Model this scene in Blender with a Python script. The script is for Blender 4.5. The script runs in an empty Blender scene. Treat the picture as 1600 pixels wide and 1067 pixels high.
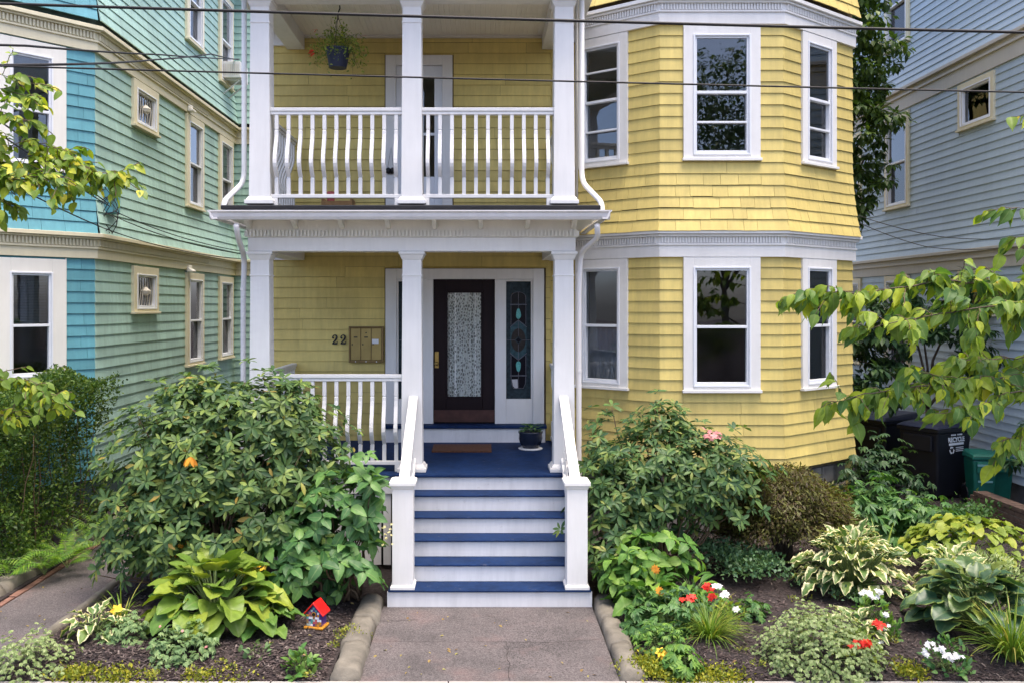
import bpy, math, random
import numpy as np
from mathutils import Matrix, Vector

random.seed(5)
rng = np.random.default_rng(11)
R = math.radians
scene = bpy.context.scene
C = scene.collection

# ------------------------------------------------------------------ camera
FPX, VX, VY, EYE = 1380.0, 750.0, 478.0, 2.97
cam = bpy.data.cameras.new('camera')
camo = bpy.data.objects.new('camera', cam); C.objects.link(camo)
camo.location = (0, 0, EYE); camo.rotation_euler = (R(90), 0, 0)
cam.sensor_width = 36.0; cam.lens = FPX / 1600 * 36.0
cam.shift_x = (800 - VX) / 1600; cam.shift_y = -(533.5 - VY) / 1600
cam.clip_start = .05; cam.clip_end = 600
scene.camera = camo

# ------------------------------------------------------------------ light
SUN_EL, SUN_AZ = 77.0, 50.0     # azimuth: degrees to the right of straight behind the camera
wd = bpy.data.worlds.new('World'); scene.world = wd; wd.use_nodes = True
nt = wd.node_tree
sky = nt.nodes.new('ShaderNodeTexSky'); sky.sky_type = 'NISHITA'; sky.sun_disc = False
sky.sun_elevation = R(SUN_EL); sky.sun_rotation = R(180 - SUN_AZ)
sky.air_density = 0.5; sky.dust_density = 3.2; sky.ozone_density = 0.0
bg = nt.nodes['Background']; bg.inputs['Strength'].default_value = .15
nt.links.new(sky.outputs[0], bg.inputs['Color'])
sun = bpy.data.lights.new('sun', 'SUN'); sun.energy = .9; sun.angle = R(36); sun.color = (1, .88, .70)
suno = bpy.data.objects.new('sun', sun); C.objects.link(suno)
_d = Vector((math.cos(R(SUN_EL)) * math.sin(R(SUN_AZ)), -math.cos(R(SUN_EL)) * math.cos(R(SUN_AZ)), math.sin(R(SUN_EL))))
suno.rotation_euler = _d.to_track_quat('Z', 'Y').to_euler(); suno.location = (3, -10, 20)
vs = scene.view_settings
vs.view_transform = 'Standard'; vs.look = 'None'; vs.gamma = 1; vs.use_curve_mapping = False
vs.exposure = 2.0
scene.cycles.max_bounces = 6; scene.cycles.diffuse_bounces = 4; scene.cycles.glossy_bounces = 3; scene.cycles.transmission_bounces = 3; scene.cycles.transparent_max_bounces = 16

# ------------------------------------------------------------------ helpers
W = {}
def V3(*a): return Vector(a)
def at(px, py, Y): return Vector(((px - VX) / FPX * Y, Y, EYE - (py - VY) / FPX * Y))
def gx(px, Y): return (px - VX) / FPX * Y
def gz(py, Y): return EYE - (py - VY) / FPX * Y

class MB:
    def __init__(s): s.v = []; s.f = []
    def hexa(s, p):
        b = len(s.v); s.v += [tuple(q) for q in p]
        s.f += [(b, b+3, b+2, b+1), (b+4, b+5, b+6, b+7), (b, b+1, b+5, b+4), (b+1, b+2, b+6, b+5), (b+2, b+3, b+7, b+6), (b+3, b, b+4, b+7)]
        return s
    def box(s, x0, x1, y0, y1, z0, z1):
        return s.hexa([(x0,y0,z0),(x1,y0,z0),(x1,y1,z0),(x0,y1,z0),(x0,y0,z1),(x1,y0,z1),(x1,y1,z1),(x0,y1,z1)])
    def frust(s, cx, cy, z0, w0, z1, w1):
        a, c = w0/2, w1/2
        return s.hexa([(cx-a,cy-a,z0),(cx+a,cy-a,z0),(cx+a,cy+a,z0),(cx-a,cy+a,z0),(cx-c,cy-c,z1),(cx+c,cy-c,z1),(cx+c,cy+c,z1),(cx-c,cy+c,z1)])
    def poly(s, pts, ext):
        """closed polygon pts (3D), extruded by vector ext"""
        n = len(pts); b = len(s.v); e = Vector(ext)
        s.v += [tuple(p) for p in pts] + [tuple(Vector(p) + e) for p in pts]
        s.f.append(tuple(range(b+n-1, b-1, -1))); s.f.append(tuple(range(b+n, b+2*n)))
        for i in range(n):
            j = (i+1) % n; s.f.append((b+i, b+j, b+n+j, b+n+i))
        return s
    def tube(s, pts, r, n=6, caps=True):
        pts = [Vector(p) for p in pts]; b = len(s.v); m = len(pts)
        up = None
        for i, p in enumerate(pts):
            t = (pts[min(i+1, m-1)] - pts[max(i-1, 0)])
            if t.length < 1e-9: t = Vector((0,0,1))
            t.normalize()
            if up is None:
                up = Vector((0,0,1)) if abs(t.z) < .9 else Vector((1,0,0))
            x = up.cross(t)
            if x.length < 1e-6: x = Vector((1,0,0)).cross(t)
            x.normalize(); y = t.cross(x); up = y
            rr = r[i] if isinstance(r, (list, tuple)) else r
            for k in range(n):
                a = 2*math.pi*k/n; s.v.append(tuple(p + x*(rr*math.cos(a)) + y*(rr*math.sin(a))))
        for i in range(m-1):
            for k in range(n):
                l = (k+1) % n; s.f.append((b+i*n+k, b+i*n+l, b+(i+1)*n+l, b+(i+1)*n+k))
        if caps:
            s.f.append(tuple(b+k for k in range(n-1, -1, -1))); s.f.append(tuple(b+(m-1)*n+k for k in range(n)))
        return s
    def lathe(s, c, prof, n=20):
        b = len(s.v); c = Vector(c); m = len(prof)
        for (r, z) in prof:
            for k in range(n):
                a = 2*math.pi*k/n; s.v.append((c.x + r*math.cos(a), c.y + r*math.sin(a), c.z + z))
        for i in range(m-1):
            for k in range(n):
                l = (k+1) % n; s.f.append((b+i*n+k, b+i*n+l, b+(i+1)*n+l, b+(i+1)*n+k))
        s.f.append(tuple(b+k for k in range(n-1, -1, -1))); s.f.append(tuple(b+(m-1)*n+k for k in range(n)))
        return s

def tag(o, label=None, cat=None, group=None, kind=None):
    if label: o['label'] = label
    if cat: o['category'] = cat
    if group: o['group'] = group
    if kind: o['kind'] = kind
    return o
def empty(name, loc, label=None, cat=None, group=None):
    o = bpy.data.objects.new(name, None); C.objects.link(o); o.location = loc; o.empty_display_size = .1
    W[o] = Vector(loc)
    return tag(o, label, cat, group)
def link(o, parent=None, wloc=(0,0,0)):
    C.objects.link(o); wl = Vector(wloc)
    if parent is not None:
        o.parent = parent; o.location = wl - W[parent]
    else: o.location = wl
    W[o] = wl
    return o
def mesh_of(mb, name):
    me = bpy.data.meshes.new(name); me.from_pydata(mb.v, [], mb.f); me.update(); return me
def put(mb, name, m, parent=None, bevel=0, smooth=False, kind=None, label=None, wloc=(0,0,0)):
    me = mb if isinstance(mb, bpy.types.Mesh) else mesh_of(mb, name)
    if not me.materials: me.materials.append(m)
    o = bpy.data.objects.new(name, me); link(o, parent, wloc)
    if smooth: me.shade_smooth()
    if bevel:
        b = o.modifiers.new('bevel', 'BEVEL'); b.width = bevel; b.segments = 2; b.limit_method = 'ANGLE'; b.angle_limit = R(35)
        b.harden_normals = False
    if kind: o['kind'] = kind
    if label: o['label'] = label
    return o
def struct(mb, name, m, **k):
    o = put(mb, name, m, None, **k); o['kind'] = 'structure'; return o

# numpy meshes (all quads)
def np_mesh(name, V, F, attr=None):
    V = np.ascontiguousarray(V, np.float32); F = np.ascontiguousarray(F, np.int32)
    me = bpy.data.meshes.new(name)
    me.vertices.add(len(V)); me.vertices.foreach_set('co', V.ravel())
    me.loops.add(F.size); me.loops.foreach_set('vertex_index', F.ravel())
    me.polygons.add(len(F)); me.polygons.foreach_set('loop_start', np.arange(0, F.size, 4, dtype=np.int32))
    me.polygons.foreach_set('loop_total', np.full(len(F), 4, np.int32))
    if attr is not None:
        a = me.attributes.new('lf', 'FLOAT_COLOR', 'POINT'); a.data.foreach_set('color', np.ascontiguousarray(attr, np.float32).ravel())
    me.polygons.foreach_set('use_smooth', np.ones(len(F), bool))
    me.update(calc_edges=True); me.validate()
    return me

# ------------------------------------------------------------------ materials
def newmat(name):
    m = bpy.data.materials.new(name); m.use_nodes = True; t = m.node_tree
    return m, t, t.nodes['Principled BSDF']
def nd(t, typ, **k):
    n = t.nodes.new(typ)
    for a, v in k.items(): setattr(n, a, v)
    return n
def setin(n, **k):
    for a, v in k.items(): n.inputs[a.replace('_', ' ')].default_value = v
def rgba(c): return (c[0], c[1], c[2], 1)
def pos(t, scale=(1,1,1)):
    g = nd(t, 'ShaderNodeNewGeometry')
    if scale == (1,1,1): return g.outputs['Position']
    mp = nd(t, 'ShaderNodeVectorMath', operation='MULTIPLY'); mp.inputs[1].default_value = scale
    t.links.new(g.outputs['Position'], mp.inputs[0]); return mp.outputs[0]
def noise(t, vec, scale, detail=3, rough=.55):
    n = nd(t, 'ShaderNodeTexNoise'); setin(n, Scale=scale, Detail=detail, Roughness=rough); t.links.new(vec, n.inputs['Vector']); return n.outputs['Fac']
def ramp(t, fac, stops):
    r = nd(t, 'ShaderNodeValToRGB'); e = r.color_ramp.elements
    while len(e) < len(stops): e.new(.5)
    for i, (p, c) in enumerate(stops):
        e[i].position = p; e[i].color = rgba(c) if hasattr(c, '__len__') else (c, c, c, 1)
    t.links.new(fac, r.inputs[0]); return r.outputs[0]
def mixc(t, fac, a, b, blend='MIX'):
    m = nd(t, 'ShaderNodeMix', data_type='RGBA', blend_type=blend)
    for sock, v in ((m.inputs[0], fac), (m.inputs[6], a), (m.inputs[7], b)):
        if isinstance(v, (int, float)): sock.default_value = v
        elif isinstance(v, (tuple, list)): sock.default_value = rgba(v)
        else: t.links.new(v, sock)
    return m.outputs[2]
def math_(t, op, a, b=0.0):
    m = nd(t, 'ShaderNodeMath', operation=op)
    for i, v in enumerate((a, b)):
        if isinstance(v, (int, float)): m.inputs[i].default_value = v
        else: t.links.new(v, m.inputs[i])
    return m.outputs[0]
def bump(t, p, h, strength=.3, dist=.01):
    b = nd(t, 'ShaderNodeBump'); setin(b, Strength=strength, Distance=dist); t.links.new(h, b.inputs['Height']); t.links.new(b.outputs[0], p.inputs['Normal'])

def paint(name, col, rough=.55, var=.08, dirt=.0, dirtcol=(.25,.22,.17), grain=.12, streak=1, spec=.35, perobj=0, chips=0):
    """painted wood: slight patchiness, vertical streaky dirt, faint brush grain"""
    m, t, p = newmat(name)
    n1 = noise(t, pos(t), 1.7, 4)
    n2 = noise(t, pos(t, (14, 14, 1.6)), 1.0, 4, .65)
    c = mixc(t, 1.0, col, ramp(t, n1, [(.3, 1-var), (.7, 1+var*.4)]), 'MULTIPLY')
    c = mixc(t, 1.0, c, ramp(t, n2, [(.32, 1-var*streak), (.68, 1.0)]), 'MULTIPLY')
    if perobj:
        c = mixc(t, 1.0, c, ramp(t, nd(t, 'ShaderNodeObjectInfo').outputs['Random'], [(0, 1-perobj), (1, 1+perobj*.35)]), 'MULTIPLY')
    if chips:
        c = mixc(t, ramp(t, noise(t, pos(t), 13, 5, .75), [(.63, 0), (.67, chips)]), c, (.30, .27, .24))
    if dirt:
        f = math_(t, 'MULTIPLY', ramp(t, noise(t, pos(t, (5, 5, .8)), 1.0, 5, .7), [(.52, 0), (.78, 1)]), dirt)
        c = mixc(t, f, c, dirtcol)
    t.links.new(c, p.inputs['Base Color']); setin(p, Roughness=rough); p.inputs['Specular IOR Level'].default_value = spec
    bump(t, p, noise(t, pos(t, (6, 6, 60)), 6, 3), grain, .004)
    return m
def plain(name, col, rough=.6, var=.1, scale=8, metal=0, spec=.4, bmp=.1, bscale=60):
    m, t, p = newmat(name)
    c = mixc(t, 1.0, col, ramp(t, noise(t, pos(t), scale, 4), [(.25, 1-var), (.75, 1+var)]), 'MULTIPLY')
    t.links.new(c, p.inputs['Base Color']); setin(p, Roughness=rough, Metallic=metal); p.inputs['Specular IOR Level'].default_value = spec
    if bmp: bump(t, p, noise(t, pos(t), bscale, 3), bmp, .004)
    return m
def leafmat(name, stops, edge=None, thr=.72, rough=.42, transl=.28, vein=.18, spec=.35, tint=(1.25, 1.3, .45), boost=True):
    m, t, p = newmat(name)
    at_ = nd(t, 'ShaderNodeAttribute', attribute_name='lf'); sp = nd(t, 'ShaderNodeSeparateColor'); t.links.new(at_.outputs['Color'], sp.inputs[0])
    oi = nd(t, 'ShaderNodeObjectInfo')
    rnd = math_(t, 'FRACT', math_(t, 'ADD', sp.outputs[0], oi.outputs['Random']))
    c = ramp(t, rnd, [(q, (min(.9, s[0]*1.15), min(.9, s[1]*1.05), s[2]*.8)) if boost else (q, s) for q, s in stops])
    # mid rib and veins
    rib = ramp(t, sp.outputs[1], [(.0, 1), (.14, 0)])
    c = mixc(t, math_(t, 'MULTIPLY', rib, vein), c, (.45, .5, .22))
    wob = math_(t, 'MULTIPLY', math_(t, 'SUBTRACT', noise(t, pos(t), 55, 2), .5), .5)
    if edge:
        e = math_(t, 'ADD', sp.outputs[1], wob)
        c = mixc(t, ramp(t, e, [(thr-.03, 0), (thr+.03, 1)]), c, edge)
    c = mixc(t, 1.0, c, ramp(t, noise(t, pos(t), 23, 3), [(.3, .8), (.7, 1.12)]), 'MULTIPLY')
    c = mixc(t, ramp(t, noise(t, pos(t), 70, 3, .7), [(.66, 0), (.74, .55)]), c, (.13, .10, .03)) if boost else c
    t.links.new(c, p.inputs['Base Color']); setin(p, Roughness=rough); p.inputs['Specular IOR Level'].default_value = spec
    tr = nd(t, 'ShaderNodeBsdfTranslucent'); tc = mixc(t, 1.0, c, tint, 'MULTIPLY'); t.links.new(tc, tr.inputs[0])
    mx = nd(t, 'ShaderNodeMixShader'); mx.inputs[0].default_value = transl
    t.links.new(p.outputs[0], mx.inputs[1]); t.links.new(tr.outputs[0], mx.inputs[2])
    t.links.new(mx.outputs[0], t.nodes['Material Output'].inputs['Surface'])
    return m
def glassmat(name, tint=(.75,.8,.85), refl=1.0, rough=.01):
    m, t, p = newmat(name); t.nodes.remove(p)
    tr = nd(t, 'ShaderNodeBsdfTransparent'); tr.inputs[0].default_value = rgba(tint)
    gl = nd(t, 'ShaderNodeBsdfGlossy'); setin(gl, Roughness=rough)
    fr = nd(t, 'ShaderNodeFresnel'); fr.inputs[0].default_value = 1.55
    bm = nd(t, 'ShaderNodeBump'); setin(bm, Strength=.03, Distance=.02); t.links.new(noise(t, pos(t), 3.0, 1), bm.inputs['Height'])
    t.links.new(bm.outputs[0], gl.inputs['Normal'])
    f = math_(t, 'MINIMUM', math_(t, 'MULTIPLY', fr.outputs[0], 1.8*refl), 1.0)
    mx = nd(t, 'ShaderNodeMixShader'); t.links.new(f, mx.inputs[0]); t.links.new(tr.outputs[0], mx.inputs[1]); t.links.new(gl.outputs[0], mx.inputs[2])
    t.links.new(mx.outputs[0], t.nodes['Material Output'].inputs['Surface'])
    return m

M = {}
M['yellow'] = paint('yellow_paint', (.72, .575, .19), .6, .16, .34, (.53, .41, .17), perobj=.13)
M['white'] = paint('white_paint', (.78, .765, .74), .5, .06, .16, (.48, .45, .41))
M['white_sash'] = plain('white_vinyl', (.74, .76, .8), .4, .04, 4, bmp=0)
M['ceiling'] = paint('porch_ceiling_paint', (.66, .62, .55), .6, .05)
M['blue'] = paint('blue_deck_paint', (.010, .032, .108), .65, .3, .5, (.025, .042, .09), .2, 1.2, .12, chips=.16)
M['riser'] = paint('riser_paint', (.80, .79, .78), .5, .10, .30, (.40, .39, .39), chips=.2)
M['teal'] = paint('teal_paint', (.13, .37, .44), .6, .15, .25, (.13, .26, .28), perobj=.14)
M['sea'] = paint('bounce_tinted_side_paint', (.42, .63, .56), .62, .18, .4, (.27, .40, .36), perobj=.12)  # teal side wall made greener and paler: bounced light put into the colour
M['cream'] = paint('cream_trim_paint', (.72, .66, .47), .55, .06, .15, (.4, .35, .22))
M['bone'] = paint('bone_trim_paint', (.78, .76, .70), .55, .05, .1, (.45, .42, .35))
M['slate'] = paint('slate_blue_siding', (.44, .54, .62), .5, .07, .14, (.30, .37, .42), .06, perobj=.05)
M['taupe'] = paint('taupe_trim_paint', (.55, .52, .45), .55, .06, .12, (.35, .32, .26))
M['roof'] = plain('roof_membrane', (.018, .018, .02), .55, .3, 6)
M['flash'] = plain('lead_flashing', (.32, .34, .38), .45, .15, 5, metal=.3)
M['gutter'] = paint('gutter_paint', (.72, .70, .70), .45, .06, .18, (.4, .36, .32))
M['dark'] = plain('dark_interior', (.035, .035, .04), .9, .2, 2, bmp=0)
M['room'] = plain('room_plaster', (.42, .40, .38), .9, .2, 1, bmp=0)
M['glass'] = glassmat('window_glass')
M['screen'] = glassmat('screened_glass', (.34, .37, .45), .7, .10)
M['doorglass'] = glassmat('door_glass', (.93, .95, .95), .45)
M['reflection'] = plain('painted_reflection', (.72, .66, .40), .8, .06)  # cream colour standing in for the yellow house mirrored in the glass
M['blind'] = plain('blind_slats', (.55, .55, .55), .6, .05)
M['sheer'] = plain('sheer_curtain', (.42, .42, .43), .85, .1, 30)
M['door'] = paint('dark_stained_door', (.016, .007, .009), .45, .3, .0, grain=.2, spec=.15)
M['copper'] = plain('kick_plate', (.07, .03, .024), .5, .35, 9, metal=.4)
M['brass'] = plain('brass', (.42, .28, .09), .35, .2, 20, metal=.9)
M['iron'] = plain('black_iron', (.012, .012, .013), .5, .2, 20)
M['cable'] = plain('cable_rubber', (.010, .009, .010), .6, .2, 20)
M['foundation'] = plain('foundation_stone', (.17, .16, .15), .9, .35, 5, bmp=.8, bscale=18)
M['concrete'] = plain('kerb_concrete', (.15, .135, .11), .9, .45, 5, bmp=.9, bscale=45)
M['sidewalk'] = plain('sidewalk_concrete', (.33, .31, .29), .9, .15, 5, bmp=.4, bscale=50)
M['road'] = plain('road_asphalt', (.18, .18, .18), .9, .2, 3)
M['brick'] = plain('brick_clay', (.19, .10, .075), .9, .4, 12, bmp=.5)
M['oldbrick'] = plain('weathered_brick', (.13, .085, .065), .95, .4, 12, bmp=.5)
M['mortar'] = plain('mortar', (.28, .25, .22), .95, .2, 20)
M['bark'] = plain('bark', (.10, .075, .055), .9, .35, 20, bmp=.8, bscale=40)
M['twig'] = plain('twig_bark', (.13, .085, .05), .8, .3, 25, bmp=.4)
M['stalk'] = plain('green_stalk', (.12, .17, .05), .6, .25, 15, bmp=0)
M['pot'] = plain('glazed_pot', (.016, .022, .04), .25, .25, 8)
M['basket'] = plain('plastic_basket', (.02, .025, .055), .5, .15, 8)
M['soil'] = plain('potting_soil', (.03, .02, .015), .95, .4, 40, bmp=1)
M['mat'] = plain('coir_mat', (.10, .042, .022), .95, .3, 30, bmp=1, bscale=200)
M['mailbox'] = plain('gold_aluminium', (.34, .25, .09), .42, .15, 6, metal=.55)
M['mailframe'] = plain('bronze_frame', (.21, .14, .055), .45, .2, 6, metal=.5)
M['paper'] = plain('paper', (.8, .8, .82), .8, .04)
M['black'] = plain('black_plastic', (.006, .007, .012), .5, .25, 5, bmp=.1)
M['binlid'] = plain('navy_bin_lid', (.022, .026, .05), .4, .2, 5)
M['greenbin'] = plain('green_plastic', (.006, .10, .075), .45, .2, 5)
M['print'] = plain('white_print', (.55, .6, .66), .6, .05)
M['printgreen'] = plain('pale_print', (.16, .35, .36), .6, .05)
M['red'] = plain('glossy_red', (.55, .012, .012), .2, .2, 30, bmp=0)
M['orange'] = plain('orange_paint', (.62, .27, .03), .35, .2, 30)
M['purple'] = plain('purple_glaze', (.09, .04, .2), .3, .3, 40)
M['pastel'] = plain('pastel_glaze', (.42, .5, .45), .35, .35, 60)
M['candle'] = plain('red_wax', (.5, .10, .10), .5, .1)
M['crate'] = plain('crate_wood', (.30, .17, .07), .75, .3, 14)
M['lead'] = plain('lead_came', (.14, .14, .17), .45, .2, 20, metal=.4)
M['stain_dark'] = plain('dark_glass', (.004, .005, .010), .12, .2, 6, spec=.15, bmp=0)
M['stain_teal'] = plain('teal_opal_glass', (.055, .24, .24), .2, .35, 40, bmp=.1)
M['stain_grey'] = plain('smoky_ripple_glass', (.022, .036, .044), .35, .6, 25, spec=.12, bmp=.3)
M['stain_brown'] = plain('smoky_brown_glass', (.03, .025, .022), .3, .3, 25, spec=.12, bmp=.2)
M['stain_clear'] = plain('frosted_clear_glass', (.45, .45, .47), .3, .1, 10, bmp=0)
M['ac'] = plain('ac_casing', (.62, .62, .6), .5, .06)
def lace():
    m, t, p = newmat('lace')
    vo = nd(t, 'ShaderNodeTexVoronoi', feature='DISTANCE_TO_EDGE'); setin(vo, Scale=34.0); t.links.new(pos(t, (1, .2, .6)), vo.inputs['Vector'])
    n = noise(t, pos(t, (1, .2, .7)), 26, 4, .7)
    fold = noise(t, pos(t, (24, 0, .15)), 1.0, 2)
    f = ramp(t, math_(t, 'ADD', math_(t, 'MULTIPLY', vo.outputs['Distance'], 1.3), math_(t, 'ADD', math_(t, 'MULTIPLY', n, .55), math_(t, 'MULTIPLY', math_(t, 'SUBTRACT', fold, .5), .55))), [(.42, (.9,.9,.86)), (.60, (.24,.25,.23))])
    t.links.new(f, p.inputs['Base Color']); setin(p, Roughness=.9)
    return m
M['lace'] = lace()
def asphalt(name, c0, c1):
    m, t, p = newmat(name)
    sp = ramp(t, noise(t, pos(t), 75, 3, .8), [(.36, c0), (.52, tuple((a+b)/2 for a, b in zip(c0, c1))), (.68, c1)])
    big = ramp(t, noise(t, pos(t), 1.6, 6, .68), [(.32, (.62,.60,.60)), (.5, (.95,.92,.92)), (.68, (1.15,1.08,1.08))])
    rust = ramp(t, noise(t, pos(t), 2.2, 3), [(.55, 0), (.75, .35)])
    c = mixc(t, 1.0, sp, big, 'MULTIPLY'); c = mixc(t, rust, c, (.21, .13, .12))
    t.links.new(c, p.inputs['Base Color']); setin(p, Roughness=.92)
    bump(t, p, noise(t, pos(t), 110, 3, .7), .7, .008)
    return m
M['asphalt'] = asphalt('worn_asphalt', (.048, .042, .042), (.165, .15, .15))
def beadboard():
    m, t, p = newmat('beadboard_paint'); setin(p, Roughness=.6); p.inputs['Base Color'].default_value = (.82, .77, .68, 1)
    w = nd(t, 'ShaderNodeTexWave', wave_type='BANDS', bands_direction='X'); setin(w, Scale=4.8, Distortion=0.0); t.links.new(pos(t), w.inputs['Vector'])
    bump(t, p, ramp(t, w.outputs['Fac'], [(.0, 0), (.12, 1)]), .8, .006)
    return m
M['bead'] = beadboard()
def soilmat():
    m, t, p = newmat('mulch_soil')
    c = ramp(t, noise(t, pos(t), 22, 6, .75), [(.3, (.018,.013,.013)), (.52, (.05,.037,.037)), (.75, (.11,.085,.083))])
    t.links.new(c, p.inputs['Base Color']); setin(p, Roughness=.95); bump(t, p, noise(t, pos(t), 60, 5, .8), 1.0, .03); return m
M['mulch'] = soilmat()
M['chip'] = leafmat('mulch_chips', [(0, (.022,.016,.016)), (.5, (.062,.047,.046)), (.85, (.11,.085,.08)), (1, (.2,.165,.15))], rough=.9, transl=0, vein=0, spec=.1, boost=False)

# ------------------------------------------------------------------ facade helpers
class Facet:
    def __init__(s, a, b):
        s.a = Vector((a[0], a[1])); s.b = Vector((b[0], b[1])); d = s.b - s.a; s.len = d.length
        s.u = d / s.len; s.n = Vector((s.u.y, -s.u.x)); s.ang = math.atan2(s.u.y, s.u.x)
    def p(s, t, d, z): q = s.a + s.u*t + s.n*d; return Vector((q.x, q.y, z))
    def box(s, mb, s0, s1, d0, d1, z0, z1):
        # d grows outwards
        mb.hexa([s.p(s0,d1,z0), s.p(s1,d1,z0), s.p(s1,d0,z0), s.p(s0,d0,z0), s.p(s0,d1,z1), s.p(s1,d1,z1), s.p(s1,d0,z1), s.p(s0,d0,z1)])
def wallpanel(mb, F, z0, z1, openings=(), th=.14, s0=0, s1=None):
    s1 = F.len if s1 is None else s1
    br = sorted(set([s0, s1] + [x for o in openings for x in o[:2]]))
    for a, b in zip(br, br[1:]):
        zs = [(z0, z1)]
        for o in openings:
            if o[0] <= a + 1e-6 and o[1] >= b - 1e-6:
                nz = []
                for (u, v) in zs:
                    if o[3] <= u or o[2] >= v: nz.append((u, v)); continue
                    if o[2] > u: nz.append((u, o[2]))
                    if o[3] < v: nz.append((o[3], v))
                zs = nz
        for (u, v) in zs: F.box(mb, a, b, -th, 0, u, v)
def band(mb, pts, d0, d1, z0, z1):
    """strip that follows an open polyline with mitred corners; offsets to the outside (right-hand normal)"""
    P = [Vector(p) for p in pts]; N = []
    for a, b in zip(P, P[1:]):
        u = (b-a).normalized(); N.append(Vector((u.y, -u.x)))
    def off(i, d):
        if i == 0: n = N[0]
        elif i == len(P)-1: n = N[-1]
        else:
            n = (N[i-1]+N[i]).normalized(); n = n / n.dot(N[i])
        q = P[i] + n*d; return q
    for i in range(len(P)-1):
        a0, b0, a1, b1 = off(i,d0), off(i+1,d0), off(i,d1), off(i+1,d1)
        mb.hexa([(a1.x,a1.y,z0),(b1.x,b1.y,z0),(b0.x,b0.y,z0),(a0.x,a0.y,z0),(a1.x,a1.y,z1),(b1.x,b1.y,z1),(b0.x,b0.y,z1),(a0.x,a0.y,z1)])
def unit_shingle(name, m):
    mb = MB(); mb.hexa([(0,-1,0),(1,-1,0),(1,0,0),(0,0,0),(0,-.2,1),(1,-.2,1),(1,0,1),(0,0,1)])
    me = mesh_of(mb, name); me.materials.append(m); return me
class Siding:
    """collects lapped courses; the 300 that show largest become objects, the rest one part"""
    def __init__(s): s.items = []
    def course(s, F, z0, h, cuts, thick=.017, wmin=.6, wmax=1.3, flare=None, e0=0.0, e1=0.0, s0=0, s1=None, lap=-.003, jit=.0015, gap=.0018):
        s1 = F.len if s1 is None else s1
        fl = flare or (lambda z: 0.0)
        d0 = fl(z0); d1 = fl(z0+h)
        a0 = s0 - e0*(d0+thick); a1 = s1 + e1*(d0+thick)
        iv = [(a0, a1)]
        part = []
        for (u, v, q0, q1) in cuts:
            if q1 <= z0 + .004 or q0 >= z0 + h - .004: continue
            if q0 > z0 + .012: part.append((max(u, a0), min(v, a1), z0, q0 - z0))
            elif q1 < z0 + h - .012: part.append((max(u, a0), min(v, a1), q1, z0 + h - q1))
            nv = []
            for (a, b) in iv:
                if v <= a or u >= b: nv.append((a, b)); continue
                if u > a: nv.append((a, u))
                if v < b: nv.append((v, b))
            iv = nv
        for (pa, pb, pz, ph) in part:
            if pb - pa > .01: s.items.append((F, pa + gap, pb - pa - 2*gap, pz, ph, thick*.9, fl(pz), 0.0))
        for (a, b) in iv:
            x = a
            while x < b - .004:
                w = random.uniform(wmin, wmax)
                if b - (x+w) < wmin*.6: w = b - x
                w = min(w, b-x)
                dz = random.uniform(-jit, jit); hh = h + lap
                s.items.append((F, x + gap, w - 2*gap, z0+dz, hh, thick*random.uniform(.93, 1.07), d0, math.atan2(d0-d1, h)))
                x += w
    def build(s, name, m, parent, nmax=300, stuffname='shingle_courses'):
        me = unit_shingle(name, m)
        # size in view = area over squared distance
        def score(it):
            F, x, w, z, h, t, d, ti = it; p = F.p(x+w/2, 0, z); 
            facing = abs(F.n.dot(Vector((p.x, p.y)).normalized()))
            return w*h*facing/(p.x*p.x+p.y*p.y)
        def inview(it):
            F, x, w, z, h, t, d, ti = it; p = F.p(x+w/2, 0, z); px = VX + FPX*p.x/p.y; py = VY - FPX*(z-EYE)/p.y
            return -20 < px < 1620 and -20 < py < 1090
        it = sorted(s.items, key=lambda i: (not inview(i), -score(i)))
        for q in it[:nmax]:
            F, x, w, z, h, t, d, ti = q
            o = bpy.data.objects.new(name, me); link(o, parent, F.p(x, d, z))
            o.rotation_euler = (-ti, 0, F.ang)
            o.scale = (w, t, h)
        rest = it[nmax:]
        if rest:
            mb = MB()
            for F, x, w, z, h, t, d, ti in rest:
                dt = d - math.tan(ti)*h
                mb.hexa([F.p(x,d+t,z),F.p(x+w,d+t,z),F.p(x+w,d,z),F.p(x,d,z),F.p(x,dt+t*.2,z+h),F.p(x+w,dt+t*.2,z+h),F.p(x+w,dt,z+h),F.p(x,dt,z+h)])
            put(mb, stuffname, m, parent, kind='stuff')
def dentils(F, s0, s1, z0, z1, d0, d1, pitch, m, parent, duty=.55):
    mb = MB(); n = int((s1-s0)/pitch); p = (s1-s0)/n
    for i in range(n): F.box(mb, s0+i*p, s0+i*p+p*duty, d0, d1, z0, z1)
    return put(mb, 'dentil_row', m, parent, kind='stuff')
def frame(mb, F, s0, s1, z0, z1, w, d0, d1, wb=None, wt=None):
    wb = w if wb is None else wb; wt = w if wt is None else wt
    F.box(mb, s0, s0+w, d0, d1, z0, z1); F.box(mb, s1-w, s1, d0, d1, z0, z1)
    F.box(mb, s0+w, s1-w, d0, d1, z1-wt, z1)
    if wb: F.box(mb, s0+w, s1-w, d0, d1, z0, z0+wb)
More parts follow.
